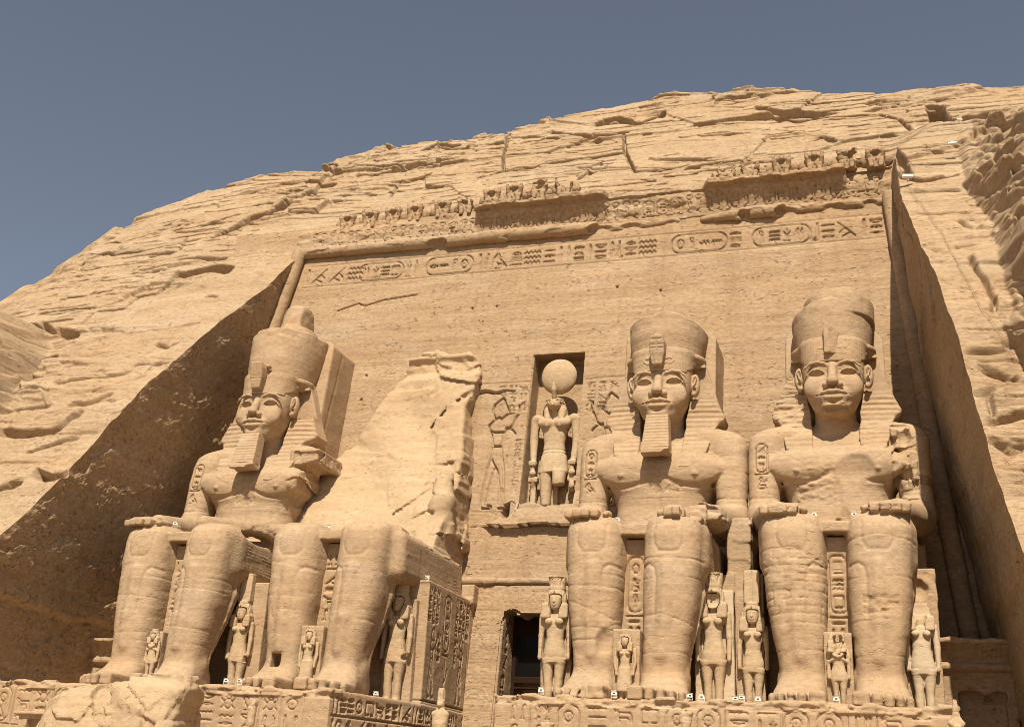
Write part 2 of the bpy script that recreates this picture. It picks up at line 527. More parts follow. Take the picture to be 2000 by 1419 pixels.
# ---------------------------------------------------------------- carved signs
def _arc(cx, cy, rx, ry, a0, a1, n=10):
    return [(cx + rx * math.cos(math.radians(a0 + (a1 - a0) * i / n)), cy + ry * math.sin(math.radians(a0 + (a1 - a0) * i / n))) for i in range(n + 1)]
GLYPH = {
    'sun': [_arc(.5, .5, .34, .34, 0, 360, 16), [(.5, .5)]],
    'reed': [[(.45, .02), (.45, .95), (.68, .7), (.62, .4), (.45, .38)]],
    'reeds': [[(.25, .02), (.25, .95), (.42, .7), (.25, .4)], [(.65, .02), (.65, .95), (.84, .7), (.65, .4)]],
    'water': [[(i / 8, .5 + (.1 if i % 2 else -.1)) for i in range(9)]],
    'waters': [[(i / 8, q + (.07 if i % 2 else -.07)) for i in range(9)] for q in (.2, .5, .8)],
    'bird': [[(.1, .55), (.25, .85), (.42, .9), (.5, .78), (.45, .62), (.62, .5), (.98, .12), (.7, .28), (.45, .3), (.3, .4), (.28, .6), (.25, .85)], [(.45, .3), (.45, .04), (.25, .04)], [(.58, .3), (.6, .04), (.42, .04)]],
    'falcon': [[(.12, .8), (.22, .95), (.4, .92), (.45, .75), (.9, .05), (.6, .22), (.35, .3), (.22, .5), (.12, .8)], [(.4, .28), (.4, .03), (.2, .03)], [(.52, .24), (.54, .03)]],
    'ankh': [_arc(.5, .76, .16, .2, -90, 270, 12), [(.5, .56), (.5, .03)], [(.2, .5), (.8, .5)]],
    'eye': [_arc(.5, .35, .45, .35, 20, 160, 8), _arc(.5, .65, .45, .35, 200, 340, 8), _arc(.5, .5, .1, .1, 0, 360, 8)],
    'loaf': [_arc(.5, .25, .35, .45, 0, 180, 8) + [(.85, .25)]],
    'basket': [_arc(.5, .7, .45, .5, 180, 360, 8) + [(.05, .7)]],
    'bolt': [[(.02, .5), (.98, .5)], [(.4, .38), (.4, .62)], [(.6, .38), (.6, .62)]],
    'bars': [[(.08, q), (.92, q)] for q in (.15, .38, .62, .85)],
    'was': [[(.3, .02), (.5, .12), (.7, .02)], [(.5, .12), (.5, .85), (.8, .95), (.85, .78)]],
    'feather': [[(.4, .02), (.4, .7), (.5, .95), (.75, .92), (.72, .7), (.4, .6)]],
    'man': [_arc(.42, .82, .13, .15, 0, 360, 8), [(.4, .66), (.3, .4), (.2, .08), (.85, .08), (.75, .38), (.42, .34)], [(.38, .58), (.85, .62), (.88, .8)]],
    'bull': [[(.05, .62), (.02, .85)], [(.02, .72), (.2, .76), (.25, .62), (.9, .62), (.95, .4), (.95, .1)], [(.2, .58), (.25, .38), (.3, .08)], [(.3, .35), (.75, .36), (.8, .08)]],
    'snake': [[(.02, .3), (.2, .62), (.38, .3), (.56, .62), (.74, .35), (.98, .5)]],
    'house': [[(.4, .1), (.05, .1), (.05, .85), (.95, .85), (.95, .1), (.62, .1)]],
    'mouth': [_arc(.5, .3, .48, .32, 25, 155, 8), _arc(.5, .7, .48, .32, 205, 335, 8)],
    'leg': [[(.4, .98), (.42, .2), (.9, .1), (.85, .02), (.25, .02), (.28, .98)]],
    'plant': [[(.5, .02), (.5, .95)], [(.5, .4), (.2, .75)], [(.5, .4), (.82, .75)], [(.2, .02), (.8, .02)]],
    'scarab': [_arc(.5, .42, .25, .32, 0, 360, 12), _arc(.5, .82, .16, .12, 0, 360, 8), [(.25, .5), (.05, .75)], [(.75, .5), (.95, .75)], [(.27, .3), (.05, .1)], [(.73, .3), (.95, .1)]],
    'uraeus': [[(.3, .02), (.75, .15), (.35, .3), (.3, .7), (.5, .95), (.72, .85), (.6, .6), (.62, .4)]],
    'jar': [[(.35, .95), (.65, .95)], [(.42, .92), (.3, .55), (.42, .05), (.58, .05), (.7, .55), (.58, .92)]],
    'plough': [[(.05, .1), (.95, .9)], [(.3, .32), (.75, .12)], [(.6, .58), (.9, .35)]],
}
WIDE = ['water', 'bolt', 'mouth', 'basket', 'snake', 'eye', 'loaf', 'bars']
TALL = ['reed', 'ankh', 'was', 'feather', 'reeds', 'uraeus', 'jar', 'leg', 'plant']
BIG = ['bird', 'falcon', 'man', 'bull', 'sun', 'scarab', 'house', 'plough', 'waters']
def glyph(name, x, z, w, h, flip=False):
    return [[(x + w * ((1 - a) if flip else a), z + h * b) for a, b in p] for p in GLYPH[name]]
def cartouche(x, z, w, h, names, tall=True, flip=False):
    r = min(w, h) * .45
    s = []
    if tall:
        s.append(_arc(x + w / 2, z + h - r, w / 2, r, 0, 180, 10) + _arc(x + w / 2, z + r + h * .06, w / 2, r, 180, 360, 10) + [(x + w, z + h - r)])
        s.append([(x - w * .05, z), (x + w * 1.05, z)])
        n = len(names); gh = (h * .82) / n
        for i, g in enumerate(names):
            s += glyph(g, x + w * .2, z + h * .95 - gh * (i + 1), w * .6, gh * .86, flip)
    else:
        s.append(_arc(x + w - r, z + h / 2, r, h / 2, -90, 90, 10) + _arc(x + r, z + h / 2, r, h / 2, 90, 270, 10) + [(x + w - r, z)])
        n = len(names); gw = (w * .86) / n
        for i, g in enumerate(names):
            s += glyph(g, x + w * .08 + gw * i, z + h * .16, gw * .84, h * .68, flip)
    return s
def column_text(x, z0, z1, w, rnd, flip=False):
    """signs stacked down a column"""
    s, z = [], z1
    while z - z0 > w * .5:
        t = rnd.random()
        if t < .34:
            h = w * .36; s += glyph(rnd.choice(WIDE), x + w * .08, z - h, w * .84, h * .9, flip)
        elif t < .62:
            h = w * .8; a, b = rnd.choice(TALL), rnd.choice(TALL)
            s += glyph(a, x + w * .04, z - h, w * .42, h * .9, flip) + glyph(b, x + w * .54, z - h, w * .42, h * .9, flip)
        else:
            h = w * .85; s += glyph(rnd.choice(BIG), x + w * .06, z - h, w * .88, h * .9, flip)
        z -= h * 1.1
    return s
def row_text(x0, x1, z, h, rnd, flip=False):
    """signs set out along a line"""
    s, x = [], x0
    while x1 - x > h * .45:
        t = rnd.random()
        if t < .35:
            w = h * .36; s += glyph(rnd.choice(TALL), x, z, w * .9, h, flip)
        elif t < .6:
            w = h * .62
            s += glyph(rnd.choice(WIDE), x, z + h * .66, w * .92, h * .3, flip) + glyph(rnd.choice(WIDE), x, z + h * .34, w * .92, h * .28, flip) + glyph(rnd.choice(WIDE), x, z + h * .02, w * .92, h * .28, flip)
        else:
            w = h * .92; s += glyph(rnd.choice(BIG), x, z, w * .92, h, flip)
        x += w * 1.12
    return s
def shift(strokes, dx, dz, sx=1., sz=1.):
    return [[(a * sx + dx, b * sz + dz) for a, b in p] for p in strokes]

# ---------------------------------------------------------------- the colossi
XA, XB, XC, XD = -28.12, -20.67, -7.61, 0.0
def add_legs(v, kind):
    for s in (-1, 1):
        m = .05 if kind == 'D' else 0.
        v.loft([(0, 1.28 * s, -5.0, .84, .95), (1.0, 1.30 * s, -5.02, .82, .90), (1.7, 1.33 * s, -4.98, .83, .93), (2.8, 1.41 * s, -4.78, .93 + m, 1.10),
                (3.6, 1.46 * s, -4.62, 1.04 + m, 1.20), (4.8, 1.50 * s, -4.45, 1.10 + m, 1.28), (5.7, 1.55 * s, -4.36, 1.13 + m, 1.30), (6.4, 1.58 * s, -4.3, 1.14 + m, 1.30), (6.85, 1.58 * s, -4.22, 1.11, 1.21),
                (7.02, 1.58 * s, -4.15, 1.02, 1.06), (7.12, 1.58 * s, -4.1, .86, .88)], n=2.9)
        v.ell((1.52 * s, -5.36, 6.12), (.62, .26, .58), .16)                     # kneecap
        v.carve([[(.96 * s, 6.7), (.94 * s, 5.92), (1.15 * s, 5.58), (1.85 * s, 5.58), (2.08 * s, 5.92), (2.06 * s, 6.7)]], .10, .03, -6.5, -4.9)
        v.carve([[(.5 * s, 5.02), (.78 * s, 5.10), (.98 * s, 4.95), (1.05 * s, 4.5), (1.02 * s, 3.2)]], .10, .04, -6.5, -4.9)
        v.chain([(2.60 * s, -3.95, 5.3), (2.55 * s, -3.95, 4.2), (2.36 * s, -4.2, 3.0), (2.07 * s, -4.5, 1.7), (2.05 * s, -4.6, .7)], .09, .10)
        v.chain([(2.56 * s, -3.66, 5.3), (2.5 * s, -3.66, 4.2), (2.30 * s, -3.9, 3.0), (2.0 * s, -4.25, 1.7)], .07, .08)
        v.chain([(1.45 * s, -5.68, 5.0), (1.40 * s, -5.80, 3.0), (1.32 * s, -5.88, 1.7)], [.10, .10, .08], .35)   # shin
        v.ell((.54 * s, -5.1, 1.05), (.16, .32, .30), .2); v.ell((2.05 * s, -4.95, .98), (.16, .32, .30), .2)
        # thigh and kilt
        v.box((1.60 * s - 1.25, -4.8, 4.75), (1.60 * s + 1.25, 1.6, 7.02), .62, .25)
        # foot
        v.loft([(-6.75, 1.42 * s, .02, .90, .36), (-6.5, 1.42 * s, .08, .95, .48), (-6.1, 1.40 * s, .16, .94, .68), (-5.7, 1.37 * s, .26, .90, .95),
                (-5.0, 1.30 * s, .4, .85, 1.05), (-4.2, 1.27 * s, .4, .80, .8), (-4.0, 1.27 * s, .4, .6, .5)], n=2.4, k=.2, axis=1)
        for x0, x1, ty, tz in ((.42, .98, -7.66, .45), (1.05, 1.36, -7.72, .41), (1.44, 1.72, -7.60, .40), (1.80, 2.05, -7.40, .38), (2.12, 2.36, -7.14, .35)):
            v.box((min(x0 * s, x1 * s), ty, -.2), (max(x0 * s, x1 * s), -6.0, tz), .12, .03)
            xm = (x0 + x1) / 2 * s
            v.box((xm - (x1 - x0) * .32, ty - .02, tz - .26), (xm + (x1 - x0) * .32, ty + .2, tz - .04), .04, .02)
    v.box((-.6, -5.0, 6.36), (.6, -1.5, 6.80), .05, .06)                        # hem of the kilt between the knees
    v.put(lambda X, Y, Z: (-.04 - Z) + 0 * X + 0 * Y, (-4, -9, -.5), (4, 3, .4), op='i')

def add_arms(v, sides=(-1, 1), hands=(-1, 1)):
    for s in sides:
        v.ell((2.95 * s, 1.45, 11.55), (.84, .95, .78), .35)
        v.loft([(8.2, 3.12 * s, .85, .66, .78), (9.2, 3.10 * s, 1.0, .67, .80), (10.4, 3.07 * s, 1.15, .72, .86), (11.4, 3.02 * s, 1.35, .77, .92), (11.95, 2.98 * s, 1.45, .7, .8), (12.15, 2.95 * s, 1.5, .5, .6)], n=2.7, k=.12)
        v.ell((3.14 * s, .65, 8.2), (.70, .85, .70), .25)
        v.cone((3.06 * s, .4, 8.0), (2.3 * s, -3.4, 7.50), .68, .48, .25)
        v.carve([[(2.5 * s, 9.05), (3.2 * s, 8.98), (3.8 * s, 9.05)]], .09, .03, -2, 2)
    for s in hands:
        v.box((2.0 * s - .74, -5.0, 7.02), (2.0 * s + .74, -3.0, 7.54), .14, .2)
        for j in range(4):
            fx = 2.0 * s + (-.54 + .36 * j) * s
            ln = (-5.5, -5.62, -5.58, -5.42)[j]
            v.box((fx - .172, ln, 7.0), (fx + .172, -4.5, 7.34 - .01 * j), .05, .06)
        v.chain([(1.45 * s, -3.8, 7.33), (1.15 * s, -4.5, 7.28), (1.10 * s, -5.1, 7.18)], [.2, .17, .14], .06)

def add_torso(v):
    v.loft([(6.9, 0, 1.3, 2.2, 1.9), (8.0, 0, 1.6, 2.06, 1.65), (8.8, 0, 1.7, 2.08, 1.62), (9.5, 0, 1.75, 2.32, 1.66), (10.1, 0, 1.75, 2.66, 1.72),
            (10.8, 0, 1.8, 2.9, 1.55), (11.5, 0, 1.95, 2.95, 1.3), (12.0, 0, 2.05, 2.7, 1.0), (12.45, 0, 2.1, 2.1, .7)], n=3.0)
    for s in (-1, 1):
        v.ell((1.45 * s, .42, 10.40), (1.42, .52, .78), .45)
        v.ell((1.64 * s, -.08, 10.12), (.15, .09, .11), .02)
        v.carve([_arc(1.5 * s, 10.5, 1.4, .86, 205, 335, 14)], .16, .07, -2, 1.2)
        # collar lines that follow the broad neckband
        v.carve([_arc(0, 12.6, 2.9, 2.5, 270, 270 + 62 * s, 10)], .06, .02, -2, 1.4)
    v.carve([[(0, 9.5), (0, 8.1)]], .26, .08, -2, 1.2)
    v.ell((0, -.05, 7.95), (.17, .2, .10), .04, 'c')
    v.carve([[(-2.2, 7.6), (-1, 7.46), (1, 7.46), (2.2, 7.6)]], .09, .05, -2, .9)
    for s in (-1, 1):
        v.ell((2.15 * s, 1.55, 11.95), (1.15, .85, .60), .45)
    v.cone((0, 1.75, 11.0), (0, 1.6, 13.2), .98, .88, .25)

def head_vol(h, beard_mark=True):
    v = Vol((-2.1, -1.35, 11.6), (2.1, 2.9, 16.4), h)
    v.cone((0, 1.7, 11.4), (0, 1.55, 13.3), .92, .90)
    v.loft([(12.62, 0, .72, .50, .78), (12.8, 0, .74, .70, .92), (13.1, 0, .84, .92, 1.02), (13.6, 0, .96, 1.13, 1.08), (14.1, 0, 1.0, 1.25, 1.10), (14.6, 0, 1.05, 1.31, 1.12),
            (15.1, 0, 1.15, 1.34, 1.16), (15.7, 0, 1.3, 1.34, 1.2), (16.3, 0, 1.45, 1.3, 1.2)], n=2.5, k=.10)
    for s in (-1, 1):
        v.ell((.78 * s, .14, 13.82), (.46, .30, .48), .30)                       # cheek
        v.ell((.72 * s, -.20, 14.46), (.52, .20, .24), .20, 'c')                 # hollow under the brow
    v.ell((0, -.08, 12.92), (.42, .25, .24), .2)                                 # chin
    v.ell((0, -.10, 13.38), (.62, .26, .34), .22)                                # muzzle
    fy = lambda x: -.02 + .20 * np.maximum(0, x - .35) ** 1.5
    up = [(.31, 14.41), (.43, 14.545), (.60, 14.625), (.80, 14.62), (.96, 14.54), (1.08, 14.45)]
    lo = [(.31, 14.41), (.48, 14.35), (.68, 14.33), (.88, 14.36), (1.08, 14.45)]
    for s in (-1, 1):
        v.chain([(x * s, float(fy(x)) + .02, z) for x, z in up], .042, .04)
        v.chain([(x * s, float(fy(x)) + .05, z) for x, z in lo], .034, .04)
        # the eyeball, set back and turned downwards
        al = [(x * s, z) for x, z in up] + [(x * s, z) for x, z in lo[-2:0:-1]]
        v.prism(al, -1.3, lambda X, Z: fy(np.abs(X)) + .02 + .72 * (14.68 - Z), op='c')
        v.cone((1.06 * s, .13, 14.44), (1.22 * s, .30, 14.43), .032, .02, .03)
        br = [(.15, 14.76), (.34, 14.88), (.62, 14.97), (.92, 14.93), (1.14, 14.78), (1.26, 14.64)]
        v.chain([(x * s, -.05 + .18 * max(0, x - .3) ** 1.6, z) for x, z in br], [.05, .068, .07, .065, .05, .03], .06)
    # nose
    v.cone((0, .02, 14.82), (0, -.36, 13.99), .145, .225, .12)
    v.ell((0, -.45, 13.93), (.235, .18, .18), .08)
    for s in (-1, 1):
        v.ell((.265 * s, -.20, 13.84), (.165, .20, .155), .07)
    v.put(lambda X, Y, Z: np.maximum((Z - 13.64 + (Y + .12) * .42) * .92, np.maximum(np.abs(X) - .42, np.maximum(13.55 - Z, Y + .135))), (-.42, -.9, 13.5), (.42, -.1, 14.0), op='c')
    for s in (-1, 1):
        v.ell((.12 * s, -.33, 13.76), (.06, .09, .05), .03, 'c')
    # lips
    v.chain([(-.64, -.06, 13.41), (-.38, -.28, 13.47), (-.13, -.37, 13.51), (0, -.37, 13.49), (.13, -.37, 13.51), (.38, -.28, 13.47), (.64, -.06, 13.41)], [.045, .085, .095, .095, .095, .085, .045], .03)
    v.chain([(-.56, -.08, 13.33), (-.30, -.28, 13.25), (0, -.34, 13.225), (.30, -.28, 13.25), (.56, -.08, 13.33)], [.04, .085, .105, .085, .04], .03)
    v.chain([(-.70, -.06, 13.40), (-.36, -.36, 13.375), (0, -.46, 13.365), (.36, -.36, 13.375), (.70, -.06, 13.40)], .036, .02, 'c')
    v.ell((0, -.38, 13.02), (.34, .16, .07), .09, 'c')
    # ears, set facing forwards against the headcloth
    for s in (-1, 1):
        v.ell((1.47 * s, 1.16, 14.60), (.225, .28, .56), .03)
        v.ell((1.50 * s, .84, 14.74), (.13, .22, .33), .02, 'c')
        v.ell((1.46 * s, .92, 14.34), (.08, .16, .14), .02, 'c')
        v.chain([(1.36 * s, .98, 14.44), (1.46 * s, .92, 14.58), (1.53 * s, .96, 14.84)], .045, .03)
        v.ell((1.42 * s, .98, 14.12), (.12, .15, .13), .04)
    return v

def headdress_vol(h, broken=None):
    """striped royal headcloth: brow band, flaring wings and the two lappets on the chest"""
    v = Vol((-3.0, -1.3, 10.2), (3.0, 4.2, 16.7), h)
    stripe = lambda X, Y, Z: .020 * np.sin(Z * (2 * math.pi / .25)) + .008 * np.sin(Z * (2 * math.pi / .31) + X) + 0 * X
    front = lambda X, Z: 1.22 + .14 * (Z - 13) - .10 * np.maximum(0, 13.3 - Z) + .10 * np.maximum(0, np.abs(X) - 1.6)
    wing = [(-1.72, 16.2), (-1.92, 15.6), (-2.2, 14.7), (-2.5, 13.75), (-2.78, 13.1), (-2.72, 12.92), (-2.35, 12.6), (-2.2, 12.0), (2.2, 12.0), (2.35, 12.6), (2.72, 12.92), (2.78, 13.1),
            (2.5, 13.75), (2.2, 14.7), (1.92, 15.6), (1.72, 16.2)]
    v.prism(wing, front, 2.75, rad=.16, mod=stripe)
    lap_f = lambda X, Z: np.where(Z > 12.4, 1.0 + (Z - 12.4) * .70, 1.0 - (12.4 - Z) * .60) + .02
    for s in (-1, 1):
        lap = [(.92 * s, 10.44), (1.25 * s, 10.42), (1.55 * s, 10.50), (1.82 * s, 10.75), (2.06 * s, 11.15), (2.22 * s, 11.8), (2.38 * s, 12.5), (2.62 * s, 13.02), (1.5 * s, 13.7), (1.12 * s, 13.1), (1.0 * s, 12.2), (.96 * s, 11.4)]
        if s < 0: lap = lap[::-1]
        v.prism(lap, lap_f, lambda X, Z: lap_f(X, Z) + 1.2, .02, rad=.06, mod=stripe)
    # dome and brow band, belling out over the ears so that a deep shaded hollow is left below
    rib = lambda X, Y, Z: .004 * np.sin(np.arctan2(X, 1.2 - Y) * 60) + 0 * Z
    v.loft([(14.98, 0, 1.15, 1.38, 1.26), (15.35, 0, 1.18, 1.39, 1.28), (15.7, 0, 1.24, 1.42, 1.32), (16.0, 0, 1.32, 1.47, 1.38), (16.18, 0, 1.4, 1.48, 1.40)], n=2.4, k=.02, mod=rib)
    v.loft([(15.55, 0, 2.1, 1.30, .9), (15.8, 0, 1.95, 1.72, 1.22), (15.95, 0, 1.9, 1.86, 1.34), (16.08, 0, 1.9, 1.86, 1.36), (16.18, 0, 2.0, 1.8, 1.36)], n=2.1, k=.06, mod=rib)
    v.box((-1.36, 1.2, 14.9), (1.36, 3.0, 16.2), .1)
    v.put(lambda X, Y, Z: np.maximum(np.maximum(Z - (15.02 + .44 * (Y - .30)), 1.22 - np.abs(X)), np.maximum(Y - 1.95, 14.0 - Z)), (-2.2, .2, 14.0), (2.2, 1.95, 16.2), k=.04, op='c')
    v.loft([(11.0, 0, 1.6, .99, 1.5), (12.3, 0, 1.5, 1.02, 1.4), (13.0, 0, .95, 1.06, 1.05), (13.6, 0, 1.0, 1.18, 1.08), (14.6, 0, 1.05, 1.30, 1.12), (14.96, 0, 1.1, 1.33, 1.14)], n=2.45, op='c')
    return v

def beard_vol(h, seed):
    v = Vol((-.95, -1.5, 10.5), (.95, 1.1, 13.1), h)
    v.off = seed
    stripe = lambda X, Y, Z: .014 * np.sin(Z * (2 * math.pi / .15)) + 0 * X
    v.prism([(-.64, 10.92), (.64, 10.92), (.50, 12.82), (-.50, 12.82)], lambda X, Z: -.34 - (12.86 - Z) * .27, lambda X, Z: .35 - (12.86 - Z) * .22, rad=.05, mod=stripe)
    v.ell((.35 + (seed % 3) * .2, -.95, 10.9), (.4, .4, .16), .02, 'c')
    v.rough(.06, .35, hi=(1, 1.1, 11.15))
    return v

def crown_vol(h, kind, seed):
    v = Vol((-2.3, -.7, 15.4), (2.3, 6.0, 21.8), h)
    v.off = seed
    body = [(15.6, 0, 1.75, 1.50, 1.55), (16.2, 0, 1.98, 1.62, 1.84), (17.0, 0, 2.35, 1.76, 2.25)]
    if kind == 'double':
        v.loft(body + [(17.9, 0, 2.75, 1.88, 2.55), (18.75, 0, 3.0, 1.95, 2.7)], n=2.2)
        v.loft([(18.2, 0, 3.05, 1.8, 2.3), (18.8, 0, 3.1, 1.42, 1.7), (19.15, 0, 3.1, 1.10, 1.25), (19.7, .0, 3.1, .95, 1.0), (20.7, .02, 3.1, .80, .85), (20.98, .02, 3.1, .55, .6)], n=2.2, k=.08)
        v.put(lambda X, Y, Z: (Z - 18.62 - .12 * np.sin(X * 2 + 1) - .1 * np.sin(Y * 3)) + 0 * Y, (-2.3, -.7, 18.3), (-1.1, 5.4, 19.2), op='i')
        v.box((.55, 1.7, 19.55), (1.4, 4.6, 21.2), .1, .1, 'c')
        v.rough(.07, .5, lo=(-3, -1, 18.3))
    elif kind == 'flat':
        v.loft(body + [(17.9, 0, 2.75, 1.85, 2.6), (18.4, 0, 2.9, 1.87, 2.65)], n=2.2)
        v.put(lambda X, Y, Z: Z - (17.95 + .07 * (Y - 1) + .10 * np.sin(X * 2.2 + 1.) + .06 * np.sin(X * 5.1) - .30 * np.maximum(0, X - .9)) - np.where((X + .1) ** 2 + (Y - 2.9) ** 2 < 1.9, 1.0, 0), (-2.3, -.7, 17.3), (2.3, 5.4, 19.2), op='i')
        v.loft([(17.8, -.1, 2.9, 1.15, 1.5), (18.5, -.1, 3.0, 1.0, 1.3), (18.8, -.1, 3.0, .8, 1.0)], n=2.2, k=.15)
        v.rough(.035, .4, lo=(-3, -1, 17.5))
    else:
        v.loft(body + [(17.65, 0, 2.65, 1.83, 2.5), (18.1, 0, 2.75, 1.86, 2.55)], n=2.2)
        v.put(lambda X, Y, Z: Z - (17.72 + .10 * np.sin(X * 2.4) + .42 * np.clip((X + 1.5) / .8, -1, 1)) + 0 * Y, (-2.3, -.7, 17.0), (2.3, 5.4, 19), op='i')
        v.loft([(17.4, .28, 2.4, 1.60, 2.2), (18.4, .30, 2.45, 1.58, 2.2), (18.9, .30, 2.5, 1.5, 2.1)], n=2.2)
        v.put(lambda X, Y, Z: Z - (18.62 + .10 * np.sin(X * 1.4 + .8) - .06 * np.sin(X * 5) + .05 * (Y - 1) - .25 * np.clip((X - .7) / .8, 0, 1)), (-2.3, -.7, 18.0), (2.3, 5.4, 20), op='i')
        v.rough(.03, .4, lo=(-3, -1, 17.3))
    v.loft([(14.5, 0, 1.3, 1.3, 1.1), (15.9, 0, 1.5, 1.3, 1.1)], op='c')
    v.rough(.014, .3)
    return v

def cobra_vol(h, kind):
    v = Vol((-.95, -1.1, 14.9), (.95, .9, 17.0), h)
    f = lambda X, Z: -.50 - .16 * (Z - 15.1) + .25 * X * X
    top = {'slab': 16.5, 'hood': 16.5, 'broken': 16.1}[kind]
    if kind == 'broken':
        v.prism([(-.30, 15.3), (.22, 15.3), (.30, 15.8), (.34, 16.35), (.1, 16.6), (-.30, 16.75)], lambda X, Z: -.32 + .75 * np.maximum(0, X + .1) - .05 * (Z - 15.5), .9, rad=.04)
    else:
        v.prism([(-.23, 15.14), (.23, 15.14), (.34, 15.7), (.35, 16.2), (.26, top), (-.26, top), (-.35, 16.2), (-.34, 15.7)], f, .55, rad=.06)
        if kind == 'hood':
            v.carve([[(-.2, 15.6), (-.14, 15.2)], [(.2, 15.6), (.14, 15.2)], [(0, 16.2), (0, 15.3)], [(-.28, 15.9), (.28, 15.9)], [(-.28, 16.05), (.28, 16.05)], [(-.2, 16.3), (.2, 16.3)]], .06, .03, -1.1, 0)
            v.ell((0, -.45, 16.52), (.17, .22, .14), .05)
        else:
            v.carve([[(-.15, 16.4), (-.12, 15.6)], [(0, 16.4), (0, 15.6)], [(.15, 16.4), (.12, 15.6)], [(-.33, 15.62), (.33, 15.62)]], .05, .02, -1.1, 0)
            v.ell((.42, -.1, 16.4), (.1, .2, .12), .04)
    for s in (-1, 1):
        if kind != 'slab':
            v.chain([(.25 * s, -.05, 15.36), (.5 * s, .0, 15.34), (.66 * s, .06, 15.46), (.55 * s, .02, 15.62), (.34 * s, -.04, 15.58)], .085 if kind == 'hood' else .06, .03)
    v.rough(.03 if kind == 'broken' else .012, .2)
    return v
def throne_vol(seed, names, side_block=False):
    v = Vol((-3.6, -4.9, -.3), (4.2, 4.8, 8.2), .06)
    v.off = seed
    v.box((-3.35, -1.75, -.25), (3.35, 4.6, 4.95), .05, shear=(.02, 0))
    v.box((-3.35, 1.4, 4.8), (3.35, 4.7, 7.2), .05)
    if side_block:
        v.box((2.95, -1.9, -.2), (3.95, 4.4, 5.35), .05)
        v.box((3.1, -1.2, 5.2), (4.1, 4.4, 7.9), .06)
        v.crack_up(.12, .8, .7, 4, (2.9, -2.2, 4.9), (4.2, 4, 8))
    v.box((-.62, -4.45, -.25), (.62, -1.2, 6.3), .05)          # pillar between the shins
    rnd = random.Random(seed)
    tx = column_text(-.36, 3.0, 5.85, .66, rnd) if not names else cartouche(-.3, 3.3, .62, 2.3, names)
    if names: tx += column_text(-.34, 2.4, 3.2, .6, rnd)
    v.carve(tx, .055, .12, -4.9, -3.9)
    v.rough(.02, .5)
    return v

def colossus(name, X, label, opts, parent_label=None):
    t = thing(name, (X, 0, 0), label, 'statue', 'colossal seated statues of the king')
    kind = opts['kind']
    # --- body: one mesh (figure plus the finely sampled head)
    v = Vol((-4.1, -8.1, -.25), (4.1, 3.3, 13.4), .05)
    v.off = X * 1.7
    add_legs(v, kind)
    add_torso(v)
    add_arms(v, opts.get('arms', (-1, 1)), opts.get('hands', (-1, 1)))
    # pleats on the flank of the kilt
    v.carve_x([[(-3.9, 4.95 + .14 * i), (1.4, 4.95 + .14 * i)] for i in range(15)], .07, .02, 2.3, 3.2)
    v.carve_x([[(-3.9, 4.95 + .14 * i), (1.4, 4.95 + .14 * i)] for i in range(15)], .07, .02, -3.2, -2.3)
    # saw cuts where the blocks were put together again
    cuts = [[(-2.9, 9.15), (2.9, 9.05)], [(-3.0, 11.05), (-1.2, 11.0)], [(1.2, 11.1), (3.0, 11.0)], [(.05, 9.6), (.0, 12.2)], [(-3.9, 10.2), (-2.5, 10.15)], [(2.5, 10.3), (3.9, 10.25)],
            [(-2.8, 4.75), (-.4, 4.7)], [(.4, 4.55), (2.8, 4.6)], [(-2.5, 1.9), (-.5, 1.95)], [(.4, 1.75), (2.4, 1.8)], [(1.5, 3.0), (1.5, 4.55)], [(-1.4, 1.95), (-1.4, 3.1)]]
    v.carve(cuts, .03, .022, -7, 1.6)
    v.carve(opts.get('arm_text', []), .055, .085, -1.5, 1.5)
    v.carve(opts.get('chest_text', []), .05, .04, -2, .5)
    for f in opts.get('damage', []):
        f(v)
    v.crack_up(.014, .9, .45, 21, warp=.5)
    v.rough(.014, .30)
    v.rough(.03, 1.4, o=2)
    parts = [v.mesh()]
    hv = head_vol(.034)
    if opts.get('head_damage'): opts['head_damage'](hv)
    hv.rough(.006, .2)
    parts.append(hv.mesh())
    part('body', parts, M_STATUE, t)
    nv = headdress_vol(.038)
    if opts.get('nemes_damage'): opts['nemes_damage'](nv)
    nv.rough(.018, .4)
    part('headcloth', nv, M_STATUE, t)
    part('crown', crown_vol(.055, opts['crown'], X), M_STATUE, t)
    part('cobra', cobra_vol(.032, opts['cobra']), M_STATUE, t)
    if opts.get('beard', True):
        part('false_beard', beard_vol(.035, abs(X)), M_STATUE, t)
    part('throne', throne_vol(int(abs(X) * 10) + 3, opts.get('names'), kind == 'C'), M_STATUE, t)
    bv = Vol((-2.5, 1.9, 6.9), (2.5, 7.2, 19.0), .09)
    bw = opts.get('slab', 2.2)
    bv.prism([(-bw, 7), (bw, 7), (bw, opts.get('slab_top', 18.6) - .35), (bw - .3, opts.get('slab_top', 18.6)), (-bw, opts.get('slab_top', 18.6))], lambda X, Z: 2.2 + .14 * (Z - 12) * (Z > 12), lambda X, Z: 3.15 + .15 * Z, rad=.04)
    bv.carve_x([[(2.9, 13), (4.3, 18.6)]], .06, .06, 1.6, 2.5)
    bv.rough(.03, .6)
    part('back_pillar', bv, M_STATUE, t)
    return t

_r7 = random.Random(7)
def arm_marks(s, seed, z0=9.2, z1=11.6):
    r = random.Random(seed)
    w = .5
    x = 3.15 * s - w / 2
    return cartouche(x, z0 + .9, w, z1 - z0 - 1.0, [r.choice(BIG), r.choice(WIDE), r.choice(TALL)]) + glyph(r.choice(BIG), x, z0 + .2, w, .55)
def slabs(v, lo, hi, amp, scale, bias=0.0):
    v.rough(amp, scale, lo, hi, o=4, sz=2.2, bias=bias)

